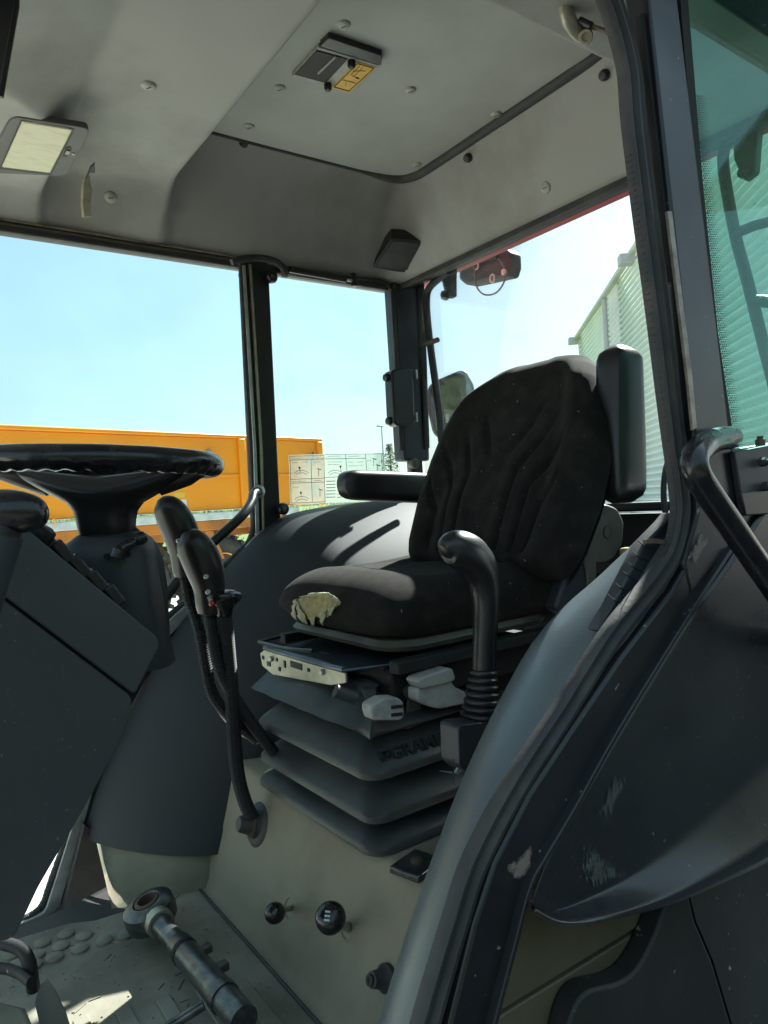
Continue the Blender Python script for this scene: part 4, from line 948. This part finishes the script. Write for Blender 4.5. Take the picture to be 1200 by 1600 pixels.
obj('front_roll', MB().tube([V((.664, .84, -.304)), V((.662, .60, -.302)), V((.664, .515, -.300))], .0055, 10), m_blue, seat)
obj('side_tube', MB().tube([at(524, 1079, y=.415), at(556, 1091, y=.405)], .011, 14), m_dark, seat)
obj('tube_bore', MB().tube([at(554, 1090.3, y=.405), at(557, 1091.4, y=.405)], .006, 12), m_ink, seat)
obj('slide_rail', MB().box((.93, .425, -.292), (.44, .03, .022)), m_matte, seat, bevel=.003)
obj('slide_rail', MB().box((.93, .845, -.292), (.44, .03, .022)), m_matte, seat, bevel=.003)
obj('front_release_bar', MB().tube(cr([V((.70, .835, -.285)), V((.652, .832, -.288)), V((.648, .82, -.288)), V((.648, .70, -.285)), V((.66, .62, -.28))], 5), .004, 8), m_black, seat)
obj('side_plate', MB().prism([at(u, v, y=.436) for u, v in [(640, 1065), (655, 1058), (660, 1130), (636, 1140)]], (0, .006, 0)), m_hinge, seat, bevel=.001)
obj('plate_bolt', MB().lathe(at(636, 1080, y=.432), V((0, -1, 0)), [(.011, 0), (.012, .006), (.006, .010)], 12), m_ink, seat)
# underpan (pale edge under the cushion)
# cushion
def sq(c, p): return math.copysign(abs(c)**p, c)
cx0, cx1 = .700, 1.17; hw = .235
rings = []
NR = 72; NC = 96
for i in range(NR+1):
    s = i/NR; xx = lerp(cx0, cx1, s)
    nose = math.sqrt(max(0, 1-(1-min(1, s/.24))**2)) if s < .24 else 1
    tail = math.sqrt(max(0, 1-max(0, (s-.94)/.06)**2)) if s > .94 else 1
    k = max(.02, nose*tail)
    wid = hw*(.80+.20*min(1, nose**.8))*(1 if s < .94 else lerp(1, .94, (s-.94)/.06))
    zc = lerp(-.199, -.203, s)-.014*(1-nose); ht = .067*k+.002
    rg = []
    for j in range(NC):
        t = 2*math.pi*j/NC; cy_ = sq(math.cos(t), .62); cz = sq(math.sin(t), .72)
        z = zc+ht*cz; yy = wid*cy_
        if cz > 0:
            rel = abs(cy_)
            dish = .020*(1-sst(.45, .80, rel))*sst(.15, .4, s)+.010*sst(.2, .6, s)*0
            rise = .016*sst(.5, 1.0, s)
            seam = .0055*math.exp(-((rel-.70)/.022)**2)*sst(.25, .4, s)
            cross = .006*math.exp(-((s-.36-.05*rel)/.02)**2)*(1-sst(.62, .72, rel))
            z += (-dish+rise-seam-cross)*min(1, cz*1.4)*k
        rg.append(V((xx, SY+yy, z)))
    rings.append(rg)
cum = MB().loft(rings); CB = cum.bvh()
cu_ = obj('cushion', cum, m_fabric, seat, smooth=70)
pan = MB().loft([rrect(.72, 1.14, SY-.205, SY+.205, .07, -.272), rrect(.712, 1.145, SY-.212, SY+.212, .07, -.262), rrect(.72, 1.14, SY-.205, SY+.205, .07, -.252)])
obj('cushion_pan', pan, m_hinge, seat)
# torn corner: foam showing, ragged flaps
def decal(poly, b_, off, step, m, name, parent, sol=0, rag=2.2):
    P = [V((u, v, 0)) for u, v in poly]
    us = [p.x for p in P]; vs_ = [p.y for p in P]
    def inside(x, y):
        c = False; j = len(P)-1
        for i in range(len(P)):
            if (P[i].y > y) != (P[j].y > y) and x < (P[j].x-P[i].x)*(y-P[i].y)/(P[j].y-P[i].y)+P[i].x: c = not c
            j = i
        return c
    mb = MB(); idx = {}
    nu = int((max(us)-min(us))/step)+2; nv = int((max(vs_)-min(vs_))/step)+2
    def pt(i, j):
        if (i, j) not in idx:
            u = min(us)+i*step+random.uniform(-.3, .3)*step; v = min(vs_)+j*step+random.uniform(-.3, .3)*step
            h = b_.ray_cast(CAM, ray(u, v).normalized())
            if h[0] is None: return None
            n = h[1] if h[1].dot(ray(u, v)) < 0 else -h[1]
            idx[(i, j)] = len(mb.v); mb.v.append(h[0]+n*(off+off*.6*mnoise.noise(V((u*.15, v*.15, 0)))))
        return idx[(i, j)]
    for i in range(nu):
        for j in range(nv):
            if inside(min(us)+(i+.5)*step, min(vs_)+(j+.5)*step):
                q = [pt(i, j), pt(i+1, j), pt(i+1, j+1), pt(i, j+1)]
                if None not in q: mb.f.append(tuple(q))
    return obj(name, mb, m, parent, smooth=60, open_=True, solid=sol)
try:
    decal([(464, 938), (474, 932), (496, 930), (518, 930), (529, 937), (533, 944), (526, 950), (520, 957), (514, 964), (500, 962), (488, 964), (480, 968), (472, 958), (466, 950)], CB, .0016, 1.5, m_foam, 'exposed_foam', cu_)
    for poly in ([(461, 940), (467, 936), (464, 950), (467, 966), (466, 984), (461, 993), (457, 993), (453, 980), (458, 962)], [(466, 938), (472, 950), (480, 962), (484, 976), (478, 972), (474, 978), (468, 960)], [(486, 962), (496, 960), (492, 978), (488, 972)],
                 [(500, 960), (514, 952), (510, 966), (506, 974), (503, 966)], [(516, 952), (530, 944), (524, 954), (520, 962)], [(468, 934), (490, 928), (516, 928), (530, 936), (536, 942), (526, 938), (508, 932), (488, 933)]):
        decal(poly, CB, .0045, 1.1, m_lin, 'torn_flap', cu_, .001)
except RuntimeError as ex_: print('decal', ex_)
# backrest
BY = .572
bb0 = V((1.075, BY, -.175)); bb1 = V((1.315, BY, .305)); bup = (bb1-bb0); bl = bup.length; bup.normalize(); bfw = V((-bup.z, 0, bup.x)).normalized()
if bfw.x > 0: bfw = -bfw
NB = 190; NCB = 320; rings = []
def bwid(s): return interp([0, .1, .3, .5, .62, .72, .82, .9, .96, 1.0], [.214, .240, .256, .255, .246, .230, .202, .174, .142, .065], s)
def groove(a, s):
    g_ = 0
    for c, b0, w in ((.12, .50, .024), (.30, .42, .024), (.48, .34, .024), (.66, .26, .024)):
        aa = abs(a)
        # vertical run then slanting outwards
        if s < b0: d = abs(aa-c)
        else: d = abs((aa-c)-(s-b0)*1.25)/1.6
        if s > .06 and aa < .80 and s < .80: g_ = max(g_, math.exp(-(d/(w))**2)*(1-sst(.68, .80, s))*(1-sst(b0+.10, b0+.28, s)))
    return g_
for i in range(NB+1):
    s = i/NB; w = bwid(s); th = .058*math.sqrt(max(.003, 1-max(0, (s-.86)/.14)**2))*math.sqrt(max(.02, 1-max(0, (.05-s)/.05)**2)); rg = []
    c = bb0+bup*(bl*s)
    for j in range(NCB):
        t = 2*math.pi*j/NCB; a = sq(math.cos(t), .60); b_ = sq(math.sin(t), .70)
        fwd = th*b_
        if b_ > 0:
            bol = .030*sst(.58, .84, abs(a))*(1-sst(.78, .95, s))
            lum = .014*math.exp(-((s-.30)/.18)**2)*(1-sst(.4, .7, abs(a)))
            fwd += (bol+lum-.011*groove(a, s)-.010*(1-sst(.3, .6, abs(a)))*sst(.45, .7, s)*.5)*min(1, b_*1.6)
        rg.append(c+V((0, w*a, 0))+bfw*fwd)
    rings.append(rg)
bk_mb = MB().loft(rings)
obj('backrest', bk_mb, m_fabric, seat, smooth=70)
obj('backrest_shell', MB().loft([[bb0+bup*(bl*s)+V((0, bwid(s)*.93*math.cos(t), 0))-bfw*(.045+.03*max(0, math.sin(t))) for t in [2*math.pi*j/30 for j in range(30)]] for s in [k/14*.96 for k in range(15)]]), m_dark, seat)
# armrests
def rbox(name, c, ax1, ax2, ax3, d, r, m, parent):
    mb = MB().box(c, d, Matrix((ax1, ax2, ax3)).transposed()); return obj(name, mb, m, parent, bevel=r, seg=6, smooth=60)
X, Y, Z = V((1, 0, 0)), V((0, 1, 0)), V((0, 0, 1))
ac = at(970, 663, y=.325)
lean = Matrix.Rotation(R_(-2), 3, 'Y')
# near armrest folded up: loft of rounded sections
rings = []
for k in range(25):
    s = k/24; v = lerp(541, 786, s); uc = interp([0, .08, .5, .9, 1], [965, 968, 970, 972, 972], s)
    cpt = at(uc, v, y=.330); e = math.sqrt(max(.02, 1-max(0, (.10-s)/.10)**2))*math.sqrt(max(.02, 1-max(0, (s-.90)/.10)**2))
    wx = .047*interp([0, .1, .6, 1], [.86, .95, 1.06, 1.0], s); wy = .036
    inset = (1-e)*.028; rings.append([cpt+X*(max(.004, wx-inset)*sq(math.cos(t), .5))+Y*(max(.004, wy-inset)*sq(math.sin(t), .5)) for t in [2*math.pi*j/40 for j in range(40)]])
obj('armrest', MB().loft(rings), m_gloss if False else m_black, seat, smooth=60, label='near armrest folded straight up')
rings = []
for k in range(25):
    s = k/24; a = at(lerp(530, 690, s), lerp(757, 764, s), y=.965); e = math.sqrt(max(.02, 1-max(0, (.12-s)/.12)**2))
    hgt = .041*interp([0, .15, .5, 1], [.85, .95, 1.0, 1.05], s); wy = .034; inset = (1-e)*.026
    rings.append([a+Y*(max(.004, wy-inset)*sq(math.cos(t), .55))+Z*(max(.004, hgt-inset)*sq(math.sin(t), .55)-.008*(1-s)*0) for t in [2*math.pi*j/40 for j in range(40)]])
obj('armrest', MB().loft(rings), m_black, seat, smooth=60, label='far armrest lowered level')
# recliner side cover
hcv = rc([(928, 793), (945, 786), (966, 794), (976, 815), (974, 850), (958, 876), (935, 885), (930, 930), (910, 955), (884, 962), (868, 950), (880, 912), (888, 862), (902, 830), (918, 806)], 8)
obj('recliner_cover', MB().prism([at(q.x, q.y, y=.375) for q in hcv], (0, .035, 0)), m_dark, seat, bevel=.006, seg=3)
hc2 = rc([(930, 795), (945, 788), (965, 796), (974, 816), (972, 850), (957, 874), (934, 882), (928, 930), (920, 940), (918, 900), (914, 880), (912, 850), (918, 818)], 6)
hcap = obj('recliner_cap', MB().prism([at(q.x, q.y, y=.369) for q in hc2], (0, .006, 0)), m_hinge, seat, bevel=.003)
pc = at(949, 832, y=.3685); obj('pivot_cap', MB().lathe(pc, V((0, -1, 0)), [(.0125, -.002), (.0125, .0014), (.0105, .002), (.010, .0008), (.001, .001)], 20), m_hinge, hcap)
obj('pivot_ring', MB().lathe(pc, V((0, -1, 0)), [(.0142, -.002), (.0142, .0006), (.0128, .0006), (.0128, -.002)], 20), m_ink, hcap)
obj('cap_recess', MB().prism([at(u, v, y=.3683) for u, v in [(932, 878), (964, 878), (962, 895), (940, 900), (932, 893)]], (0, .004, 0)), m_ink, hcap, smooth=0)
obj('buckle_stub', MB().box(at(982, 866, y=.40), (.028, .03, .03)), m_foam, seat, bevel=.005)
obj('seat_hinge_bracket', MB().prism([at(u, v, y=.392) for u, v in [(872, 918), (892, 914), (886, 940), (866, 950)]], (0, .01, 0)), m_matte, seat, bevel=.002)
# adjuster handles
h1 = MB().prism([at(q.x, q.y, y=.392) for q in rc([(580, 1112), (581, 1102), (600, 1091), (622, 1090), (631, 1097), (632, 1119), (626, 1126), (584, 1126)], 4)], (0, .03, 0))
h1o = obj('adjuster_handle', h1, m_grey, seat, bevel=.003, label='small grey adjuster handle with two slots')
for z in (1105, 1117): obj('handle_slot', MB().prism([at(u, v, y=.3905) for u, v in [(612, z-2), (629, z-4), (630, z+1), (612, z+3)]], (0, .002, 0)), m_ink, h1o, smooth=0)
h2o = obj('adjuster_handle', MB().prism([at(q.x, q.y, y=.388) for q in rc([(652, 1066), (656, 1060), (700, 1044), (708, 1045), (713, 1062), (700, 1068), (660, 1077)], 5)], (0, .035, 0)), m_grey, seat, bevel=.006, seg=3, label='larger grey adjuster paddle with rounded grip')
obj('paddle', MB().prism([at(q.x, q.y, y=.396) for q in rc([(652, 1076), (705, 1062), (712, 1074), (735, 1084), (738, 1098), (690, 1108), (676, 1106), (652, 1096)], 6)], (0, .03, 0)), m_grey, h2o, bevel=.004)

# ---- pull knobs and rubber cap on the platform face
def pull(u, v, ub, vb, rk, rod, label, hl=False):
    p, n = hit(RS, ub, vb); k = at(u, v, t=(p-CAM).dot(FW)-.075)
    o = empty('pull_knob', p, label, 'knob', 'pull knobs on the seat platform')
    obj('collar', MB().lathe(p-n*.002, n, [(.022, 0), (.022, .002), (.017, .004), (.0165, .0015), (.001, .0015)], 24), m_riser, o)
    obj('rod', MB().tube([p-n*.004, k], rod, 12), m_zinc, o)
    d = (k-p).normalized()
    kb = obj('knob', MB().lathe(k-d*.012, d, [(rk*.55, -.004), (rk*.6, .0), (rk*.92, .008), (rk, .016), (rk*.95, .024), (rk*.75, .031), (rk*.35, .035), (.0005, .036)], 28), m_gloss, o)
    if hl:
        c = k+d*.012
        pr = MB(); ra = d.cross(Z).normalized(); rb_ = ra.cross(d)
        for i in (-1, 0, 1): pr.box(k+d*.0225+ra*(i*.005)*0+rb_*(i*.006), (.009, .0028, .003), Matrix((ra, rb_, d)).transposed())
        obj('knob_mark', pr, m_rail, kb, smooth=0)
    return o
pull(431, 1426, 453, 1418, .0185, .0055, 'smaller round black pull knob on the beige platform face')
pull(518, 1435, 543, 1450, .025, .008, 'larger black pull knob with white mark on the beige platform face', True)
p, n = hit(RS, 606, 1528)
rcap = empty('rubber_cap', p, 'small black rubber plug cap on the lower platform face', 'cap')
obj('cap_body', MB().lathe(p-n*.002, n, [(.021, 0), (.021, .010), (.016, .014), (.013, .024), (.012, .034), (.006, .037)], 20), m_rubber, rcap)
obj('cap_eye', MB().lathe(p+n*.0345, n, [(.009, 0), (.0085, .003), (.004, .003), (.0035, .001)], 16), m_ink, rcap)
p, n = hit(RS, 652, 1362)
sbk = empty('belt_anchor', p, 'dirty metal seat mount bracket under the bellows edge', 'bracket')
obj('anchor_plate', MB().box(p+n*.01, (.07, .06, .012), Matrix.Rotation(R_(15), 3, 'Z')), m_oil, sbk, bevel=.003)
obj('anchor_bolt', MB().lathe(p+n*.016, Z, [(.010, 0), (.010, .005), (.006, .007)], 12), m_rust, sbk)

# ---- top link bar lying on the floor
TLr = .026
a0 = at(235, 1425, z=FZ+.055); a1 = at(420, 1640, z=FZ+.060); d = (a1-a0).normalized(); sd = d.cross(Z).normalized()
tl = empty('top_link_bar', V((a0.x, a0.y, FZ)), 'oily steel hydraulic top link lying across the floor mat', 'top link')
n_e = (Z*.9+sd*.25).normalized()
obj('ball_eye', MB().lathe(a0-n_e*.024, n_e, [(.042, 0), (.050, .006), (.052, .024), (.050, .042), (.042, .048), (.028, .052), (.022, .046), (.022, .004)], 32), m_oil, tl)
obj('eye_ball', MB().lathe(a0-n_e*.028, n_e, [(.022, 0), (.026, .006), (.027, .03), (.024, .056), (.017, .058), (.016, .0)], 28), m_rust, tl)
obj('neck_wrap', MB().tube([a0+d*.040, a0+d*.062], [.028, .0275], 16), m_cream if False else m_zinc, tl)
obj('bar_end', MB().tube([a0+d*.055, a0+d*.09, a0+d*.145], [.022, .0195, .019], 20), m_oil, tl)
obj('bar_tube', MB().tube([a0+d*.145, a0+d*.150, a0+d*.42], [.0215, .0238, .0238], 24), m_oil, tl)
obj('bar_band', MB().tube([a0+d*.175, a0+d*.186], .0248, 24), m_matte, tl)
obj('bar_band', MB().tube([a0+d*.335, a0+d*.352], .0262, 24), m_oil, tl)
for q, l in ((.205, .045), (.275, .05)): obj('side_lug', MB().box(a0+d*q-sd*(-.028)*(1 if sd.x > 0 else -1)+Z*.004, (.018, .026, .014), Matrix((d, sd, d.cross(sd))).transposed()), m_oil, tl, bevel=.002)
hq = at(318, 1570, z=FZ+.05); obj('cross_handle', MB().tube([hq, at(262, 1606, z=FZ+.03), at(230, 1630, z=FZ+.03)], .0085, 12), m_oil, tl)
# ---- pedals at the left bottom
pd = empty('clutch_pedal', at(20, 1540, z=FZ), 'worn pedal with bent steel arm at the lower left corner', 'pedal')
arm = cr([at(u, v, z=z) for u, v, z in [(-60, 1452, -.70), (-10, 1470, -.70), (30, 1482, -.705), (45, 1502, -.72), (50, 1530, -.75), (52, 1545, -.77)]], 6)
obj('pedal_arm', MB().tube(arm, .0105, 12), m_mud, pd)
obj('pedal_link', MB().tube(cr([at(u, v, z=-.735) for u, v in [(-60, 1512), (0, 1512), (28, 1520), (48, 1536)]], 5), .010, 12, sq=.7), m_mud, pd)
obj('pedal_pad', MB().prism([at(u, v, z=-.76) for u, v in [(-60, 1570), (-6, 1560), (40, 1572), (52, 1600), (58, 1680), (-60, 1680)]], (0, 0, -.02)), m_kick, pd, bevel=.008, seg=3)
pl2 = empty('brake_pedal', at(80, 1600, z=FZ), 'tapering brown grey pedal lever standing on the floor mat', 'pedal')
obj('lever_blade', MB().prism([at(u, v, z=z) for u, v, z in [(61, 1538, FZ+.03), (74, 1527, FZ+.06), (88, 1545, FZ+.06), (104, 1580, FZ+.06), (128, 1660, FZ+.06), (90, 1660, FZ+.03)]], (-.012, -.02, -.02)), m_oil if False else m_mud, pl2, bevel=.003)

# ---- near grab handle on the pillar
hp_ = cr([at(u, v, y=yy) for u, v, yy in [(1142, 684, -.028), (1122, 686, -.052), (1100, 696, -.085), (1086, 714, -.10), (1088, 738, -.105), (1110, 774, -.105), (1150, 832, -.105), (1200, 905, -.105), (1250, 978, -.105), (1262, 1000, -.08), (1264, 1006, -.04)]], 7)
obj('grab_handle', MB().tube(hp_, .0165, 22), m_gloss, cab, label='thick glossy black tubular grab handle on the near pillar')
# ---- hinge block on the quarter window
hb_ = obj('window_hinge', MB().prism([at(u, v, y=-.040) for u, v in [(1148, 706), (1230, 690), (1236, 800), (1164, 806)]], (0, .01, 0)), m_dark, cab, bevel=.002)
obj('hinge_plate', MB().prism([at(u, v, y=-.044) for u, v in [(1158, 770), (1236, 760), (1240, 800), (1166, 806)]], (0, .004, 0)), m_black, hb_, bevel=.002)
for u, v in ((1188, 692), (1192, 722), (1196, 760)):
    c = at(u, v, y=-.046); obj('hinge_bolt', MB().lathe(c, V((0, -1, 0)) if v > 700 else Z, [(.007, -.004), (.007, .005), (.0045, .006), (.0045, .010)], 6 if v > 700 else 14), m_rust if v < 700 else m_dark, hb_, smooth=20)

# ---- things on the far window side
wl = empty('window_latch', at(628, 620, y=1.30), 'dark latch box with two round knobs on the far rear pillar', 'latch')
obj('latch_box', MB().prism([at(q.x, q.y, y=1.285) for q in rc([(612, 578), (638, 574), (646, 578), (649, 662), (622, 666), (616, 660)], 5)], (0, .045, 0)), m_black, wl, bevel=.006)
for u, v in ((604, 590), (608, 658)):
    kb = obj('latch_knob', MB().lathe(at(u, v, y=1.31), at(u-10, v, y=1.31)-at(u, v, y=1.31), [(.008, -.03), (.008, -.01), (.0125, -.006), (.014, .0), (.012, .008), (.004, .012)], 18), m_black, wl)
for v in (585, 652): obj('latch_clip', MB().box(at(650, v, y=1.29), (.006, .012, .03)), m_alu, wl)
for u, v, lab in ((442, 795, 'round black window knob at the foot of the far pillar'), (424, 433, 'small round black knob at the top of the far pillar'), (647, 724, 'grey round knob low on the far rear pillar')):
    c = at(u, v, y=1.325)
    kk = obj('window_knob', MB().lathe(c, V((.15, -1, 0)), [(.012, -.02), (.018, -.006), (.019, .004), (.016, .010), (.010, .011), (.009, .008), (.001, .008)], 20), m_black if u != 647 else m_hinge, cab, label=lab)
    obj('knob_cap', MB().lathe(c+V((0, -.008, 0)), V((.15, -1, 0)), [(.008, 0), (.007, .005), (.001, .006)], 14), m_hinge, kk)
gs = empty('gas_strut', at(500, 430, y=1.31), 'black gas strut along the top of the far quarter window', 'strut')
obj('strut_tube', MB().tube([at(452, 421, y=1.31), at(540, 437, y=1.31)], .0095, 14), m_black, gs)
obj('strut_rod', MB().tube([at(538, 436.5, y=1.31), at(556, 440, y=1.31)], .005, 10), m_alu, gs)
obj('strut_end', MB().lathe(at(553, 442, y=1.31), Z, [(.010, -.012), (.011, 0), (.008, .012), (.009, .03)], 14), m_black, gs)
hk = empty('coat_hook', at(400, 410, y=1.30), 'curved brown grey hook arm over the top of the far pillar', 'hook')
hkp = cr([at(u, v, y=1.29) for u, v in [(362, 410), (378, 405), (404, 403), (428, 408), (441, 417), (445, 428)]], 6)
obj('hook_arm', MB().tube(hkp, [lerp(.010, .011, i/30) for i in range(len(hkp))], 12, sq=.8), m_rubber, hk)
obj('hook_tip', MB().lathe(hkp[-1], V((.1, 0, -1)), [(.010, -.004), (.012, .004), (.008, .010), (.001, .012)], 14), m_hinge, hk)
# instruction label on the glass
ilp = at(525, 750, y=1.360)
il = empty('instruction_label', ilp, 'pale transparent instruction label with small drawings stuck on the quarter window', 'label')
def ig(u, v, y=1.360): return at(u, v, y=y)
obj('label_film', MB().prism([ig(u, v) for u, v in [(451, 711), (508, 709), (600, 708), (602, 783), (509, 786), (454, 788)]], (0, .0012, 0)), g_film, il, smooth=0)
pr = MB()
def pln(a, b_, r=.0009): pr.tube([ig(*a, 1.3588), ig(*b_, 1.3588)], r, 4)
for a, b_ in (((453, 713), (506, 711)), ((506, 711), (508, 784)), ((455, 786), (508, 784)), ((453, 713), (455, 786)), ((453, 719), (506, 717)), ((454, 749), (507, 747)), ((486, 719), (488, 784)), ((454, 755), (507, 753)),
              ((508, 710), (600, 709)), ((540, 710), (542, 735)), ((571, 709), (573, 735)), ((508, 717), (571, 716)), ((508, 746), (530, 745)), ((596, 709), (600, 783))): pln(a, b_)
for u0, v0, u1 in ((456, 716, 474), (456, 723, 466), (472, 722, 482), (490, 722, 500), (456, 752, 478), (490, 751, 502), (456, 762, 466), (512, 713, 532), (512, 722, 534), (512, 726, 530), (544, 713, 562), (544, 722, 552), (558, 722, 568), (544, 728, 566), (574, 720, 580)): pln((u0, v0), (u1, v0-.4), .0006)
for v in (752, 757, 762, 767, 772, 777): pln((510, v), (524, v-.4), .0012); pln((527, v), (536, v-.4), .0012)
def arc(cx, cy, r, a0, a1):
    P_ = [ig(cx+r*math.cos(R_(lerp(a0, a1, k/10))), cy-r*.6*math.sin(R_(lerp(a0, a1, k/10))), 1.3588) for k in range(11)]; pr.tube(P_, .0008, 4)
for cx, cy in ((471, 742), (472, 783), (524, 742)): arc(cx, cy, 12, 25, 165); arc(cx, cy+2, 9, 25, 165)
for u, v in ((468, 731), (470, 770), (532, 729)): pr.lathe(ig(u, v, 1.3588), Y, [(.0035, -.0005), (.0035, .0005)], 10); pln((u, v), (u+1, v+7), .001)
for u, v in ((496, 732), (498, 764), (582, 716), (588, 726)): pln((u, v), (u+6, v+2), .0016); pln((u+2, v), (u+2, v+12), .001)
obj('label_print', pr, m_ink, il, smooth=0)
# rear window lift handle tubes (far and near), rear wiper style brackets
def handle(px, x, label, name='rear_window_bar'):
    P = cr([at(u, v, x=x) for u, v in px], 7); o = empty(name, P[0], label, 'bar', 'bent bars at the rear window'); obj('bar_tube', MB().tube(P, .0125, 14), m_black, o); return o
rb1 = handle([(700, 424), (690, 432), (674, 446), (667, 462), (668, 500), (675, 560), (686, 640), (690, 690)], 1.56, 'bent black bar down the far edge of the rear window')
obj('bar_bracket', MB().prism([at(u, v, x=1.585) for u, v in [(690, 418), (704, 414), (704, 462), (696, 466), (690, 440)]], (.03, 0, 0)), m_dark, rb1, bevel=.004)
obj('bar_stop', MB().lathe(at(696, 460, x=1.57), V((-.3, 0, -1)), [(.016, -.006), (.017, .006), (.012, .016), (.002, .018)], 14), m_black, rb1)
obj('bar_pin', MB().tube([at(658, 540, x=1.55), at(684, 531, x=1.55)], .009, 10), m_hinge, rb1)
rb2 = handle([(1142, 216), (1132, 232), (1130, 256), (1136, 300), (1150, 372), (1168, 440), (1200, 566), (1222, 650)], 1.57, 'bent black bar seen through the green quarter glass')
obj('bar_bracket', MB().prism([at(u, v, x=1.585) for u, v in [(1138, 170), (1186, 160), (1178, 268), (1160, 282), (1146, 250)]], (.03, 0, 0)), m_black, rb2, bevel=.005)
obj('bar_stop', MB().lathe(at(1162, 270, x=1.57), V((-.3, -.4, -.3)), [(.012, -.006), (.0125, .006), (.010, .016), (.002, .018)], 14), m_gloss, rb2)
obj('cross_bar', MB().tube([at(1150, 364, x=1.57), at(1180, 352, x=1.57), at(1240, 336, x=1.57)], .0115, 12), m_black, rb2)
obj('cross_pin', MB().tube([at(1180, 470, x=1.57), at(1240, 474, x=1.57)], .013, 12), m_black, rb2)
# belt loop by the near pillar
blp = empty('belt_loop', at(1042, 790, y=.30), 'black plastic loop behind the seat by the near pillar', 'belt guide')
obj('loop', MB().tube(cr([at(u, v, y=.30) for u, v in [(1056, 706), (1046, 716), (1039, 740), (1037, 775), (1042, 812), (1052, 830)]], 6), .0065, 10), m_black, blp)
# work lamp outside the rear window
lc = at(757, 420, x=2.00)
wk = empty('work_lamp', lc, 'grey rear work lamp with hanging cable outside the rear window', 'lamp')
oct_ = [(718, 412), (724, 404), (742, 398), (788, 388), (798, 394), (799, 416), (794, 432), (730, 446), (718, 436)]
oct_ = rc(oct_, 4, 3); P0 = [at(q.x, q.y, x=1.95) for q in oct_]; cm = sum(P0, V((0, 0, 0)))/len(P0)
obj('lamp_housing', MB().loft([[cm+(p-cm)*.86+V((-.012, 0, 0)) for p in P0], P0, [p+V((.05, 0, 0)) for p in P0], [cm+(p-cm)*.96+V((.06, 0, 0)) for p in P0]]), m_worklamp, wk, smooth=30, bevel=.004)
obj('mount_bracket', MB().prism([at(u, v, x=1.925) for u, v in [(736, 392), (776, 382), (776, 404), (742, 412)]], (.01, 0, 0)), m_black, wk, bevel=.002)
for u, v in ((744, 415), (769, 435)):
    c = at(u, v, x=1.922); tr_ = MB(); pts = [c+V((0, .0115*math.cos(R_(a)), .015*math.sin(R_(a)))) for a in range(0, 361, 20)]; obj('grommet_ring', tr_.tube(pts, .0027, 8), m_ring, wk)
obj('cable', MB().tube(cr([at(u, v, x=1.915) for u, v in [(739, 398), (741, 420), (744, 446), (756, 460), (774, 458), (787, 442), (789, 424), (783, 410), (778, 404)]], 7), .0033, 8), m_wire, wk)
obj('cable', MB().tube(cr([at(u, v, x=1.918) for u, v in [(742, 394), (752, 402), (762, 398), (770, 404), (776, 398)]], 6), .003, 8), m_black, wk)
obj('connector', MB().lathe(at(787, 425, x=1.913), Z, [(.006, -.010), (.009, -.006), (.009, .006), (.006, .010)], 12), m_ring, wk)
# exterior mirror beyond the rear corner
mc = at(705, 628, x=1.95)
mi = empty('rear_view_mirror', mc, 'black framed rear view mirror outside behind the seat back', 'mirror')
op = rc([(668, 606), (676, 596), (718, 578), (728, 579), (742, 604), (738, 640), (700, 676), (686, 686), (676, 676), (668, 640)], 8, 4)
mcen = V((704, 630, 0))
mn = V((-.66, -.75, -.03)).normalized()
def mpl(u, v, o): return onplane(u, v, mc+mn*o, mn)
obj('mirror_housing', MB().prism([mpl(q.x, q.y, 0) for q in op], -mn*.06), m_black, mi, bevel=.012, seg=3)
obj('mirror_glass', MB().prism([mpl(mcen.x+(q.x-mcen.x)*.87, mcen.y+(q.y-mcen.y)*.88, .003) for q in op], -mn*.002), m_mirror, mi, smooth=0)
obj('mirror_arm', MB().tube([mpl(700, 640, -.05), mpl(720, 700, -.2), mpl(700, 760, -.4)], .014, 10), m_black, mi)

# ---- scuffs on the fender and frame
scuff([(872, 1372), (912, 1282), (975, 1345), (945, 1398)], m_scuffA, fend, FM)
scuff([(906, 1300), (966, 1176), (1004, 1184), (944, 1320)], m_scuffA, fend, FM)
scuff([(876, 1386), (930, 1316), (1040, 1366), (910, 1400)], m_scuffA, fend, FM)
scuff([(776, 1362), (842, 1300), (840, 1352), (812, 1392)], m_scuffB, dfr, None, -.0295)
scuff([(1062, 880), (1098, 820), (1124, 832), (1080, 902)], m_scuffB, dfr, None, -.0325)
# ---- grit and straw trodden onto the mat, lint on the seat
gt = MB()
for i in range(420):
    x = random.uniform(-.15, .55); y = random.uniform(.15, 1.03); a = random.uniform(0, 3.14); c = V((x, y, FZ+.0012))
    if random.random() < .22: l, w = random.uniform(.008, .03), .0011
    else: l, w = random.uniform(.0012, .004), random.uniform(.001, .003)
    gt.box(c, (l, w, .0016), Matrix.Rotation(a, 3, 'Z'))
tag(obj('floor_grit', gt, mat('dry_grit', (.33, .29, .20), .9, (.16, .13, .09), 90), cab, smooth=0), kind='stuff')
lint = MB()
BKB = bk_mb.bvh()
for bvh_, u0, u1, v0, v1, n_ in ((BKB, 670, 915, 590, 880, 45), (CB, 480, 860, 900, 1000, 12)):
    for i in range(n_):
        h = bvh_.ray_cast(CAM, ray(random.uniform(u0, u1), random.uniform(v0, v1)).normalized())
        if h[0] is None: continue
        n = h[1] if h[1].dot(FW) < 0 else -h[1]; e = n.orthogonal().normalized(); e = (Matrix.Rotation(random.uniform(0, 6.28), 3, n) @ e)
        lint.box(h[0]+n*.001, (random.choice((.0010, .0013, .0013, .005)), .0006, .0005), Matrix((e, n.cross(e), n)).transposed())
tag(obj('lint', lint, m_lin, seat, smooth=0), kind='stuff')
print('objects', len(bpy.data.objects))
